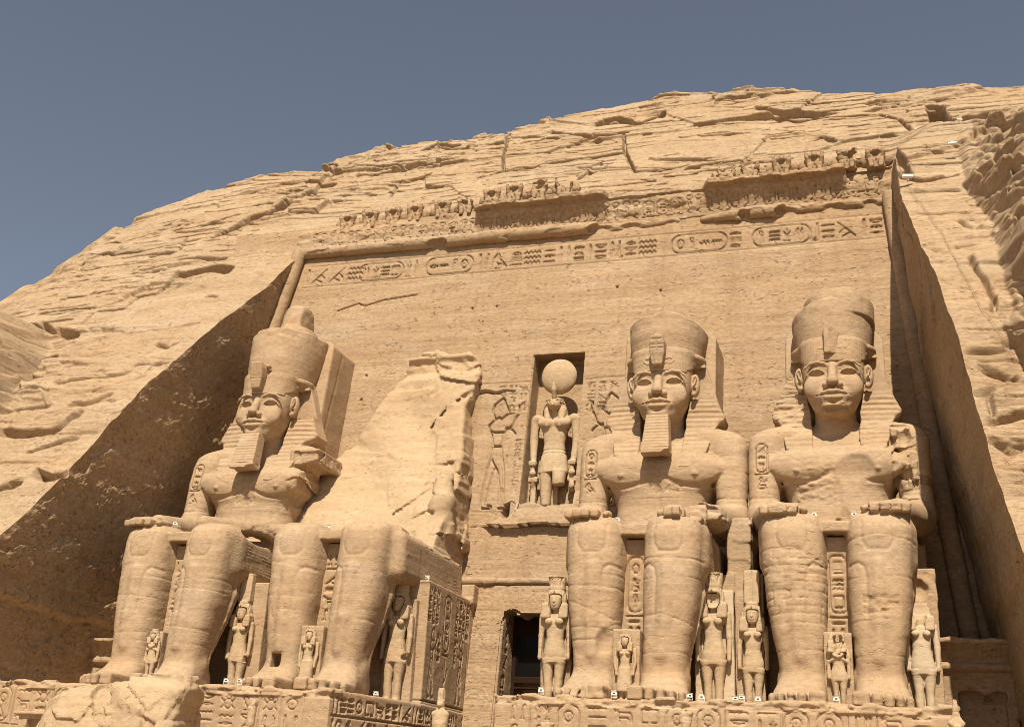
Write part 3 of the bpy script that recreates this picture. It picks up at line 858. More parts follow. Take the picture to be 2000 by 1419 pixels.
def build_colossi():
    # C: right of the door
    def c_dam(v):
        # viewer-right hand broken into a jagged lump
        v.box((1.9, -5.9, 7.0), (3.2, -4.4, 7.9), .05, .05, 'c')
        v.ell((2.5, -3.4, 7.2), (1.0, .9, .30), .1)
        v.crack_up(.22, .6, .4, 7, (1.9, -4.9, 6.9), (3.9, -1.6, 8.0)); v.rough(.05, .25, (1.9, -4.9, 6.9), (3.9, -1.6, 8.0))
        v.carve([[(-2.7, 4.3), (-.4, 4.2)], [(.35, 5.35), (2.7, 5.3)], [(-2.7, 2.75), (-.5, 2.6)], [(.5, 3.1), (1.3, 3.2), (2.5, 2.8)], [(-2.3, 3.7), (-.6, 3.0)], [(-2.2, 2.2), (-1.2, 2.2), (-.5, 2.9)]], .045, .028, -7, -4.5)
        v.ell((-.7, -5.9, 2.2), (.4, .35, .5), .1, 'c')
        v.ell((-1.6, -7.6, .4), (.6, .45, .35), .05, 'c')
        v.box((-2.6, -8.2, .02), (-1.75, -7.05, .8), .02, .05, 'c')
        slabs(v, (-2.8, -8.2, -.1), (-.2, -6.6, .7), .09, .5)
    colossus('seated_colossus', XC, 'seated king with striped beard and flat broken crown, just right of the dark doorway', dict(
        kind='C', crown='flat', cobra='hood', names=['sun', 'man', 'ankh'], slab_top=18.0,
        arm_text=arm_marks(-1, 5), chest_text=shift(row_text(0, 1.5, 0, .35, random.Random(3)), -.4, 9.35), damage=[c_dam]))
    # D: beside the right wall
    def d_dam(v):
        # stone patching on the viewer-left shin
        r = random.Random(2)
        z = 2.9
        while z < 5.3:
            hh = r.uniform(.2, .34)
            x = -2.8
            while x < -.4:
                ww = r.uniform(.4, 1.0)
                v.carve([[(x, z), (x + ww, z + r.uniform(-.04, .04)), (x + ww, z + hh)]], .04, .028, -7, -4.4)
                x += ww
            z += hh
        slabs(v, (-2.9, -7, 3.6), (-.3, -4.4, 5.3), .03, .3)
        slabs(v, (.9, -7, 3.3), (2.1, -4.4, 3.9), .06, .2, .03)
        # flaked chest
        v.ell((.55, -.25, 9.9), (1.05, .42, 1.2), .05, 'c'); v.ell((.2, -.35, 8.1), (.42, .45, 1.0), .03, 'c')
        slabs(v, (-1.6, -2, 8.9), (-.1, .5, 10.3), .09, .35)
        v.crack_up(.26, .5, .4, 5, (2.3, -1.2, 8.8), (3.2, .9, 12.2)); v.rough(.05, .25, (2.3, -1.2, 8.8), (3.2, .9, 12.2))
        v.ell((2.75, .35, 11.6), (.32, .5, .5), .05, 'c')
        slabs(v, (.9, -6, 6.95), (3.2, -4.5, 7.8), .10, .4)
        slabs(v, (-2.9, -6, 6.95), (-.9, -4.5, 7.8), .07, .4)
        slabs(v, (-2.6, -8.2, -.1), (2.6, -7.2, .8), .05, .3)
        v.carve([[(-2.8, 5.6), (-1.5, 5.7), (-.4, 5.1)], [(.4, 5.95), (1.5, 6.15), (2.8, 5.9)], [(.35, 2.95), (1.7, 3.05)]], .045, .028, -7, -4.5)
    def d_nem(v):
        v.prism([(.4, 10.2), (2.2, 10.2), (2.2, 11.0), (1.3, 11.15), (.4, 11.5)], -1.3, 1, op='c')
        slabs(v, (.5, -1, 10.8), (2.6, 1, 12.3), .10, .4)
        slabs(v, (-2.9, 0, 12.4), (-1.7, 2, 15), .12, .4)
    def d_head(v):
        v.box((-.7, -.9, 12.4), (.7, .0, 12.86), .05, .05, 'c')
        slabs(v, (-.9, -.8, 12.5), (.9, .8, 13.0), .05, .2)
    colossus('seated_colossus', XD, 'beardless seated king with chipped crown and patched shin, beside the shadowed right wall', dict(
        kind='D', crown='chipped', cobra='broken', beard=False, names=['bars', 'waters', 'house'], slab_top=17.4,
        arm_text=arm_marks(-1, 9) + shift(row_text(0, .9, 0, .5, random.Random(8)), 2.7, 9.4), damage=[d_dam], nemes_damage=d_nem, head_damage=d_head))
    # A: far left
    def a_dam(v):
        # forearm on the lap broken off short of the missing upper arm; break at the shoulder
        v.box((1.9, .5, 11.3), (3.5, 3.2, 12.15), .10, .15)
        v.box((2.62, -.9, 7.9), (4.2, 3.3, 11.0), .1, .1, 'c')
        v.ell((3.4, .3, 11.15), (.8, .6, .35), .05, 'c')
        v.cone((1.1, -4.9, 7.16), (3.0, -1.2, 7.4), .34, .55, .12)
        v.ell((2.5, -3.0, 6.85), (.9, 1.3, .28), .1, 'c')
        v.crack_up(.22, .9, .7, 3, (2.2, -1.2, 9.4), (4.1, 3.3, 12.0), warp=.15)
        v.rough(.06, .3, (2.2, -1.2, 9.4), (4.1, 3.3, 12))
        slabs(v, (1.6, -3.2, 7.0), (4.1, 1.2, 8.3), .14, .5)
        v.carve([[(-2.5, 3.9), (-.5, 3.8)], [(.35, 4.2), (2.6, 4.1)], [(.5, 2.6), (2.4, 2.4)], [(-2.4, 2.2), (-.6, 2.3)]], .045, .022, -7, -4.5)
    def a_nem(v):
        v.ell((2.5, .6, 12.55), (.5, .9, .35), .05, 'c')
    colossus('seated_colossus', XA, 'seated king with tall double crown and beard, next to the shadowed left wall', dict(
        kind='A', crown='double', cobra='slab', arms=(-1,), hands=(-1,), slab_top=19.0, slab=2.25,
        arm_text=arm_marks(-1, 15), chest_text=shift(row_text(0, 1.2, 0, .3, random.Random(4)), -.6, 9.3), damage=[a_dam], nemes_damage=a_nem))
# ---------------------------------------------------------------- the cliff, as one structure
_YE = np.array([(-14, -3), (-12.3, 0), (-10.5, 4.34), (-9.37, 5.75), (-8.12, 7.15), (-6.94, 8.96), (-5.64, 10.78), (-4.36, 12.94), (-2.87, 15.02), (-.88, 17.4), (1.3, 20.01), (4.16, 23.07), (5.57, 24.99), (6.72, 26.42)])
_YR = np.array([(-10, -3), (-9.3, 2), (-8.6, 6.5), (-8.2, 8.67), (-7.66, 10.75), (-6.93, 13.4), (-5.39, 16.2), (-2.83, 18.79), (-1.38, 20.76), (1.58, 24.07), (4.2, 26.9), (7.6, 30.5), (10.7, 33.2), (12.4, 34.5), (60, 94)])
def cliff_y(x, z):
    z = np.asarray(z, float)
    yl = np.where(z > 26.42, 6.72 + (z - 26.42) / 1.25, np.interp(z, _YE[:, 1], _YE[:, 0]))
    yr = np.where(z > 33, 11.98 + (z - 33) / 1.25, np.minimum(yl, np.interp(z, _YR[:, 1], _YR[:, 0])))
    t = np.clip((x - 3.08) / (.3 + .7 * np.maximum(0, z - 28)), 0, 1)
    return yl + (yr - yl) * t * t * (3 - 2 * t)
def ridge_z(x):
    return np.interp(x, [-90, -75, -60, -56, -53.5, -52, -51, -50, -47.6, -44.5, -40.7, -34.8, -31, -26.7, -24, -19.6, -12.8, -10, -4.7, -.6, 2.9, 8, 11.3, 20, 45],
                     [8, 10, 17, 21, 25.6, 29.5, 34, 35.6, 36.3, 38, 39.2, 38.7, 40, 39.4, 40.3, 41.2, 42.2, 42.6, 41.5, 40.5, 39.1, 38.8, 38.2, 37.5, 35])
def xe_l(z): return np.interp(z, [-3, 26.42, 60], [-35.4, -30.63, -30.63])
def xe_r(z): return np.interp(z, [-3, 3.7, 4.7, 6.53, 8.67, 10.75, 13.4, 16.2, 18.79, 20.76, 24.07, 27, 60], [6.6, 5.95, 5.8, 5.55, 5.28, 5.0, 4.64, 4.26, 3.91, 3.65, 3.25, 3.08, 3.05])
LEDGES = [  # (polyline (x, z), how deep the rock is cut back under it, how far down the cut fades)
    ([(-34.9, 25.63), (-36.5, 26.14), (-37.22, 26.1), (-39.08, 25.79)], 1.1, 1.1), ([(-39.08, 25.79), (-38.87, 24.98), (-39.57, 24.08), (-40.66, 24.02), (-40.51, 23.39), (-40.42, 22.53), (-42.49, 22.48), (-42.26, 21.25)], .5, .5),
    ([(-43.44, 28.8), (-42.39, 28.92), (-40.96, 28.66), (-41.29, 29.96)], .4, .5), ([(-40.1, 27.46), (-39.05, 27.36), (-36.21, 26.81)], .3, .4),
    ([(-38.82, 30.21), (-37.87, 31.2), (-37.46, 31.83), (-36.4, 32.04), (-35.39, 33.01), (-35.06, 33.48), (-34.54, 34.33), (-33.98, 34.9)], 1.0, 1.2),
    ([(-41.06, 31.7), (-39.99, 31.96), (-38.65, 32.44)], .4, .5), ([(-46.25, 22.02), (-44.14, 20.81), (-43.79, 20.85), (-41.59, 20.0)], .7, .9),
    ([(-46.17, 19.33), (-44.12, 18.31), (-42.28, 17.59)], 1.0, 1.6), ([(-42.06, 14.85), (-41.08, 14.93), (-41.02, 15.93), (-41.26, 17.67)], .8, 1.0),
    ([(-39.44, 12.2), (-38.33, 11.99), (-37.16, 12.03), (-36.05, 12.08), (-35.76, 12.67), (-35.34, 13.13)], .5, .9), ([(-35.15, 9.47), (-34.15, 9.12), (-33.52, 9.33), (-32.83, 9.24)], .7, .6),
    ([(-36.53, 8.48), (-36.21, 8.63), (-35.8, 8.67)], .8, .5), ([(-38.67, 15.37), (-37.14, 15.41), (-36.02, 15.48), (-35.19, 15.56), (-34.48, 15.73)], .35, .5),
    ([(-36.29, 13.56), (-35.25, 13.83), (-34.39, 14.11)], .3, .5), ([(-40.75, 13.43), (-38.91, 13.62), (-37.65, 13.68)], .3, .5), ([(-34.41, 18.01), (-33.57, 17.74), (-33.15, 18.04)], .35, .35),
    ([(-34.42, 16.28), (-33.5, 16.39), (-32.6, 16.43)], .3, .35), ([(-34.79, 22.7), (-33.97, 22.51)], .4, .3), ([(-36.61, 10.67), (-35.2, 11.21), (-34.49, 11.47)], .3, .5),
    ([(-39.98, 20.23), (-37.18, 19.44), (-34.86, 19.49), (-33.13, 19.82)], .12, .4),
    ([(-21.86, 40.0), (-21.32, 38.06), (-21.09, 36.51), (-20.45, 34.71)], .5, .3), ([(-20.45, 34.71), (-21.16, 34.19), (-22.01, 34.1)], .4, .5),
    ([(-13.05, 37.68), (-12.56, 35.5), (-11.91, 33.83), (-11.41, 32.52)], .5, .4), ([(-11.41, 32.52), (-9.81, 32.28), (-8.31, 32.58)], .35, .4),
    ([(-20.93, 34.54), (-19.52, 34.5), (-17.88, 34.82), (-16.21, 34.98), (-14.56, 35.14), (-12.6, 35.37)], .45, .6), ([(-27.52, 38.67), (-26.65, 39.24), (-25.08, 39.16)], .9, .7),
    ([(-15.28, 39.99), (-13.9, 40.25), (-12.31, 39.32), (-10.89, 40.2)], .9, .8), ([(-19.52, 38.14), (-18.77, 38.72), (-17.68, 38.28)], .6, .6), ([(-11.66, 31.3), (-10.9, 31.38), (-10.06, 30.95)], .8, .6),
    ([(-14.9, 32.33), (-14.37, 32.86), (-13.54, 33.53)], .6, .5), ([(-35.2, 38.63), (-33.97, 37.84), (-34.14, 36.98)], .6, .5), ([(-31.43, 37.99), (-30.39, 37.44), (-29.88, 37.62)], .5, .4),
    ([(-27.79, 33.3), (-27.91, 34.84), (-27.25, 35.04), (-25.94, 35.46)], .4, .5), ([(-18.48, 39.66), (-16.01, 38.46), (-14.77, 37.67)], .5, .7), ([(-5.65, 30.29), (-3.6, 34.62), (-.59, 34.66)], .15, .4),
    ([(-16.01, 38.46), (-14.14, 37.96), (-12.97, 38.19)], .4, .6), ([(-9.18, 36.65), (-6.87, 36.33), (-4.61, 35.95)], .35, .6), ([(-.87, 33.58), (-.29, 33.77), (.29, 33.28)], .6, .5),
    ([(-4.49, 38.9), (-1.87, 37.38), (.92, 37.32)], .4, .7), ([(-31.66, 36.38), (-29.44, 36.62), (-26.89, 36.92), (-24.32, 37.06)], .35, .6),
    ([(-15.23, 33.72), (-11.52, 33.06)], .2, .4), ([(2.98, 35.99), (4.08, 34.96), (4.73, 33.3)], 0.45, 0.5),
    ([(5.8, 36.75), (6.53, 36.75), (6.63, 34.94), (7.07, 32.9), (8.33, 32.6)], 1.6, 1.8),
    ([(3.12, 26.4), (3.52, 25.69), (3.83, 25.03), (4.37, 24.61), (5.87, 24.91)], 0.7, 0.6),
    ([(3.32, 28.57), (3.75, 27.48), (4.0, 25.86)], 0.7, 0.6),
    ([(3.51, 23.62), (4.28, 23.45), (5.79, 23.21)], 0.3, 0.35),
    ([(3.7, 21.59), (4.75, 21.38), (6.09, 21.29)], 0.2, 0.3),
    ([(5.65, 20.49), (5.94, 19.98), (6.32, 19.84)], 0.35, 0.3),
    ([(5.71, 17.38), (5.85, 16.33), (6.04, 15.7), (6.1, 15.0), (6.02, 14.33)], 0.5, 0.3),
    ([(4.99, 12.42), (5.67, 12.43), (6.28, 12.56), (6.63, 12.62)], 0.3, 0.35),
    ([(5.43, 11.75), (5.83, 11.51), (6.46, 11.19)], 0.4, 0.4),
    ([(5.16, 10.64), (5.58, 10.72), (5.61, 9.9)], 0.4, 0.4),
    ([(5.38, 9.5), (5.88, 9.64), (6.55, 9.84)], 0.5, 0.45),
    ([(5.54, 8.7), (5.91, 8.4), (6.23, 8.48)], 0.4, 0.4),
    ([(3.91, 18.8), (4.46, 18.25), (4.74, 18.11)], 0.2, 0.3),
    ([(5.25, 18.33), (5.84, 18.35)], 0.2, 0.2)]

def _hash(a, b, s=0):
    h = (a.astype(np.int64) * 73856093) ^ (b.astype(np.int64) * 19349663) ^ (s * 83492791)
    h = (h ^ (h >> 13)) * 1274126177
    return ((h ^ (h >> 16)) & 0xffff) / 65535.
def strata(x, s, seed, sizes, tilt=.03):
    """broken bedded rock: how far the face stands out, in metres"""
    w = .7 * fbm(x / 7., s / 5., x * 0 + seed, 3) * 2
    out = 0
    for i, (H, Lx, A) in enumerate(sizes):
        q = (s + tilt * x + w) / H + seed * 3.1 + i * 7.7
        q = q + .25 * fbm(x / (Lx * .6), s * 0, x * 0 + seed + i, 2)
        k = np.floor(q); f = q - k
        c = x / Lx + _hash(k, k * 0, seed + i) * 11 + .45 * fbm(x / 2., s / 1.5, x * 0 + i, 3) + .12 * f
        col = np.floor(c)
        on = _hash(k, col, seed + 5 * i + 1)
        out = out + A * (on - .5) + A * .35 * (f - .5) * on
        j = np.minimum(f, 1 - f) * H
        out = out - (.10 + .25 * A) * np.clip(1 - j / .07, 0, 1) * (_hash(k, col, seed + 40 + i) > .62) * (H > .5)
    return out
def cliff_disp(x, z):
    s = z * 1.27
    calm = np.clip((fbm(x / 9., s / 7., x * 0 + 4.2, 3) * 2 + .35) * 1.6, 0, 1)
    top = np.clip((z - 33) / 5, 0, 1)
    # dressed and re-laid faces either side of the recess are calmer
    flat = np.clip(1 - np.abs(x + 34.5) / 5.5, 0, 1) * (z < 27) + np.clip(1 - np.abs(x - 5) / 2.6, 0, 1) * (z < 26)
    amp = (1 - .55 * calm) * (1 - .70 * np.clip(flat, 0, 1)) * (1 + .5 * np.clip((z - 36) / 3, 0, 1))
    wx, ws = x + .8 * fbm(x / 3., s / 2., x * 0 + 1.5, 3), s + .35 * fbm(x / 2., s / 1.5, x * 0 + 5.5, 3) + .06 * x
    d = (.62 * fracture(wx / 8.5, ws / 3.2, 3, .6) + .20 * fracture(wx / 3.2, ws / 1.15, 31, .8)) * amp
    rough = np.clip(fbm(x / 5., s / 4., x * 0 + 17, 3) * 5 + .1, 0, 1)
    d = d + (.26 * fracture(wx / 1.5, ws / .42, 57, .9) + .36 * fracture(wx / 2.4, ws / .8, 59, .9)) * amp * rough
    d = d + .045 * fracture(wx / 1.0, ws / .28, 67, .9)
    d = d + .26 * fbm(x / 7., s / 7., x * 0 + 9.1, 3) + .035 * fbm(x / 1.1, s / .5, x * 0 + 2.2, 4) + .035 * fbm(x / .4, s / .22, x * 0 + 7.2, 3)
    # the rougher buttress standing out at the right
    t = np.clip((x - 7.0) / 1.5, 0, 1) * np.clip((33.0 - z) / 4, 0, 1)
    d = d + t * (1.5 * fracture(x / 4.5 - z / 8., s / 2.2 + x / 4., 41, .9) + .85 * fracture(x / 1.8 - z / 4., s / .9 + x / 2., 47, .9) + .35 * fracture(x / .8 - z / 2., s / .4 + x, 49, .9) + .8 * fbm(x / 4., s / 3.5, x * 0 + 31, 3))
    return d
def ledge_cut(X, Z):
    cut = np.zeros(X.shape)
    for pl, dep, fade in LEDGES:
        fade = fade * (.75 if dep > .65 else .6)
        P = np.array(pl)
        m = (X > P[:, 0].min() - fade) & (X < P[:, 0].max() + fade) & (Z > P[:, 1].min() - fade * 1.3) & (Z < P[:, 1].max() + .5)
        if not m.any():
            continue
        x, z = X[m], Z[m]
        x = x + .10 * fbm(x / .5, z / .5, x * 0 + 1., 2); z = z + .16 * fbm(x / .6, z * 0, x * 0 + 3., 3)
        best = np.full(x.shape, 9.); below = np.zeros(x.shape)
        for a, b in zip(P[:-1], P[1:]):
            e = b - a
            t = np.clip(((x - a[0]) * e[0] + (z - a[1]) * e[1]) / (e @ e), 0, 1)
            dx, dz = x - a[0] - t * e[0], z - a[1] - t * e[1]
            dd = np.hypot(dx, dz)
            n = np.array([-e[1], e[0]]); n = n if n[1] > 0 or (abs(n[1]) < 1e-6 and n[0] > 0) else -n
            sd = (dx * n[0] + dz * n[1])
            q = dd < best
            best = np.where(q, dd, best); below = np.where(q, np.clip(.5 - sd / .13, 0, 1), below)
        edge = np.clip(1 - best / .05, 0, 1)
        c = np.maximum(below * np.clip((fade - best) / (.5 * fade), 0, 1), edge * .5) * dep * 1.2
        taper = np.clip(np.minimum(x - P[:, 0].min() + .25, P[:, 0].max() + .25 - x) / .3, 0, 1) if np.ptp(P[:, 0]) > .8 else 1
        cut[m] = np.maximum(cut[m], c * taper)
    return cut
def sstep(t):
    t = np.clip(t, 0, 1)
    return t * t * (3 - 2 * t)
def cliff_bulk(x, z):
    """blocks that stand well forward of the general slope"""
    xl = np.interp(z, [-3, 10, 14.3, 15.9, 17.4, 19.85, 20.9, 22], [-41, -40.2, -40.3, -40.9, -41.5, -43.0, -44.6, -47]) + .5 * fbm(z / 1.2, z * 0, z * 0 + 4, 4)
    b = 4.6 * sstep((xl - x) / 1.1) * sstep((21.6 - .10 * (x + 44) - z) / 1.2)
    xb = np.interp(z, [0, 11.9, 13.3, 14.3, 17.4, 20.6, 22.65, 24.8, 30.4, 33], [7.1, 6.85, 6.35, 6.7, 6.65, 6.8, 6.2, 6.1, 6.6, 7.2])
    q = np.maximum(0, x - xb + .5 * fbm(z / .9, x / 2., z * 0 + 6, 4))
    r = 7.5 * (1 - np.exp(-q * .40)) * np.clip((31.2 - z) / 9, 0, 1)
    return b + r
def cliff_pos(X, Z, with_cut=True):
    d = cliff_disp(X + np.sign(X) * cliff_bulk(X, Z) * .85, Z)
    if with_cut:
        d = d - ledge_cut(X, Z) - joints(X, Z * 1.27) * (1 - .85 * np.clip(np.clip(1.5 - np.abs(X + 35) / 6, 0, 1) * (Z < 27.5) + np.clip(1.4 - np.abs(X - 5) / 2.6, 0, 1) * (Z < 26), 0, 1))
    if d.ndim == 2 and min(d.shape) > 8:
        e = np.pad(d, ((1, 1), (0, 0)), mode='edge')
        d = (e[:-2] + 2 * e[1:-1] + e[2:]) / 4
        e = np.pad(d, ((0, 0), (1, 1)), mode='edge')
        d = (e[:, :-2] + 2 * e[:, 1:-1] + e[:, 2:]) / 4
    rim = np.minimum(np.abs(X - xe_l(Z)), np.abs(X - xe_r(Z)))
    d = d * (1 - .6 * (1 - sstep(rim / .7)) * (Z < 27))
    Y = cliff_y(X, Z) + .004 * np.maximum(0, -31 - X) ** 2
    Y = Y - cliff_bulk(X, Z)
    return np.stack([X, Y - .79 * d, Z + .5 * d * np.clip((Z - 6) / 6, 0, 1)], -1)
def joints(x, s):
    """narrow dark joints that wander along the bedding"""
    c = 0
    for i, (H, L, dp) in enumerate(((1.7, 7., .95), (.8, 3.5, .55))):
        q = s / H + .55 * fbm(x / L, s / 4., x * 0 + 3 + i, 4) * 2 + .05 * x
        k = np.floor(q)
        j = np.minimum(q - k, k + 1 - q) * H
        on = fbm(x / (L * .8), k * 7.3, x * 0 + 9 * i, 3) > .085
        c = c + dp * np.clip(1 - j / .09, 0, 1) * on
    return c
def grid_faces(a, b, off=0, flip=False):
    i = np.arange(a * b).reshape(a, b)
    q = np.stack([i[:-1, :-1], i[1:, :-1], i[1:, 1:], i[:-1, 1:]], -1).reshape(-1, 4)
    return (q[:, ::-1] if flip else q) + off

def build_cliff():
    parts = []
    # left slope, right slope, and the slope above the facade
    zr = np.arange(0, 1.0001, 1 / 1150.)
    for side in (-1, 1):
        u = np.linspace(0, 1, 760 if side < 0 else 460)
        far = -76. if side < 0 else 44.
        ez = lambda z: (xe_l(z) if side < 0 else xe_r(z)) + .20 * fbm(z / 1.1, z * 0 + side, z * 0, 4)
        z_guess = -3 + zr * 45
        U, V = np.meshgrid(u, zr, indexing='ij')
        Z0 = -3 + V * 44
        XE = ez(Z0)
        X = XE + U ** 1.5 * (far - XE)
        Zm = ridge_z(X)
        Z = -3 + V * (Zm + 3)
        XE = ez(Z); X = XE + U ** 1.5 * (far - XE)
        Pm = cliff_pos(X, Z)
        # behind the crest the hill goes back nearly level
        crest = Pm[:, -1, :]
        back = [Pm]
        for dy, dz in ((.6, .25), (2.5, .6), (10, 1.5), (60, -4)):
            back.append((crest + np.array([0, dy, dz]))[:, None, :])
        G = np.concatenate(back, 1)
        parts.append((G.reshape(-1, 3), grid_faces(G.shape[0], G.shape[1], flip=side > 0), 0))
    u = np.linspace(0, 1, 1100)
    v = np.linspace(0, 1, 520)
    U, V = np.meshgrid(u, v, indexing='ij')
    z0 = 26.9
    Zt = ridge_z(-30.63 + U * 33.97)
    Z = z0 + V * (Zt - z0)
    xl = xe_l(Z) + .20 * fbm(Z / 1.1, Z * 0 - 1, Z * 0, 4); xr = xe_r(Z) + .20 * fbm(Z / 1.1, Z * 0 + 1, Z * 0, 4)
    X = xl + U * (xr - xl)
    Pm = cliff_pos(X, Z)
    # a level pocket is cut for the row of apes; the rock starts behind the cornice
    crest = Pm[:, -1, :]
    pocket = np.clip((30.0 + .25 * np.sin(X * .5) - Z) / .12, 0, 1) * np.clip((X + 28.6) / .5, 0, 1) * np.clip((3.0 - X) / .1, 0, 1) * np.clip((Z - 27.2) / .1, 0, 1)
    rise = np.interp(X, [-31, -28, -18, -14, -8, -6, 3], [-.25, -.1, .35, .5, .0, .0, .1])
    pocket = np.clip((29.65 + rise + .12 * fbm(X / 1.5, X * 0, X * 0, 3) - Z) / .15, 0, 1) * np.clip((X + 29.3) / .4, 0, 1) * np.clip((3.1 - X) / .1, 0, 1)
    gap = np.clip((np.abs(X + 11.) - 3.4) / .4, 0, 1)                # no apes left in the middle
    floor_y = 7.75
    Pm[..., 1] = np.maximum(Pm[..., 1], floor_y * pocket * gap + Pm[..., 1] * (1 - pocket * gap))
    back = [Pm]
    for dy, dz in ((.6, .25), (2.5, .6), (10, 1.5), (60, -4)):
        back.append((crest + np.array([0, dy, dz]))[:, None, :])
    G = np.concatenate(back, 1)
    parts.append((G.reshape(-1, 3), grid_faces(G.shape[0], G.shape[1]), 0))
    # hewn side walls of the recess
    for side in (-1, 1):
        t = np.linspace(0, 1, 340)
        z = np.linspace(-3, 27.6, 560)
        T, Z = np.meshgrid(t, z, indexing='ij')
        XE = (xe_l(Z) if side < 0 else xe_r(Z)) + .20 * fbm(Z / 1.1, Z * 0 + side, Z * 0, 4)
        edge = cliff_pos(XE, Z, True)
        if side < 0:
            XW = np.interp(Z, [-3, 26.3, 30], [-35.0, -30.75, -30.5])
        else:
            XW = np.interp(Z, [-3, 0, 3.6, 9.5, 17, 19.8, 26, 30], [6.4, 6.1, 5.7, 4.75, 3.85, 3.62, 3.05, 2.9])
        YW = 3.4 + .15 * Z
        YE = np.minimum(edge[..., 1], YW)
        Y = YW + (YE - YW) * T
        X = XW + (edge[..., 0] - XW) * np.clip(T * 1.25, 0, 1)
        Zo = Z + (edge[..., 2] - Z) * T ** 6
        fade = np.clip((1 - T) / .04, 0, 1)
        if side < 0:
            r = .10 * fbm(Y / 3.2, Z / 3.0, Z * 0 + 5, 3, .5) * 2 + .07 * fbm((Y + Z * .6) / .5, (Z - Y * .5) / .26, Z * 0 + 3, 4, .7) * 2
            r = r + .10 * fracture(Y / 1.6 + Z / 4, Z / 1.1 - Y / 4 + .5 * fbm(Y, Z, Z * 0, 3), 5, .9) + .05 * fracture(Y / .5 + Z / 2, Z / .35, 7, .9)
            # a squared socket and a smooth patch low on the edge
            box = ((np.abs((Y - Z * .95 + 18.6)) < .9) & (np.abs(Z + Y * .4 - 13.6) < 1.0)).astype(float)
            r = r + .35 * box
            low = np.clip((3.4 + .5 * fbm(Y / 1.5, Z * 0, Z * 0, 3) - Z) / .2, 0, 1)
            r = r - .3 * low * (Y > -9)
        else:
            r = .16 * fbm(Y / 3., Z / 4., Z * 0 + 15, 5, .6) * 2 + .09 * fracture(Y / 2.2 + Z / 6, Z / 1.3 + .4 * fbm(Y, Z, Z * 0, 3), 15, .9) + .05 * fbm(Y / .5, Z / .8, Z * 0 + 13, 4) * 2
        X = X + (r * fade if side < 0 else -r * fade)
        G = np.stack([X, Y, Zo], -1)
        parts.append((G.reshape(-1, 3), grid_faces(G.shape[0], G.shape[1], flip=side < 0), 1))
    o = part('cliff', parts, [M_ROCK, M_HEWN])
    tag(o, kind='structure')

# ---------------------------------------------------------------- the dressed front of the temple
def wall_y(z): return 3.0 + .15 * z
NICHE = (-15.42, -12.62, 9.9, 18.5)
DOOR = (-15.62, -12.6, -.5, 4.68)
def king_relief(x, z, h, flip):
    """offering king, outline only: x is the heel side, h its height"""
    f = -1 if flip else 1
    pts = [
        [(.26, .0), (.22, .02), (.24, .16), (.30, .36), (.34, .44), (.36, .55), (.30, .66), (.24, .70), (.22, .745), (.34, .80), (.42, .82), (.46, .80)],
        [(.26, .0), (.44, .0), (.44, .02), (.33, .03), (.36, .18), (.44, .36), (.50, .33), (.58, .16), (.60, .03)],
        [(.60, .0), (.78, .0), (.78, .02), (.68, .03), (.66, .18), (.62, .36), (.56, .46), (.53, .55), (.56, .66), (.60, .72)],
        [(.24, .70), (.36, .68), (.56, .68), (.72, .74), (.80, .83), (.88, .84)], [(.60, .72), (.72, .70), (.80, .66)],
        [(.34, .80), (.26, .88), (.30, .94), (.46, 1.0), (.50, .98), (.62, .85)], [(.46, .80), (.56, .83), (.62, .85), (.56, .91), (.50, .96)],
        [(.36, .55), (.53, .55)], [(.34, .44), (.50, .33)],
        [(.86, .84), (.90, .94)], [(.86, .84), (.82, .92)]]
    return [[(x + f * a * h * .42, z + b * h) for a, b in p] for p in pts]
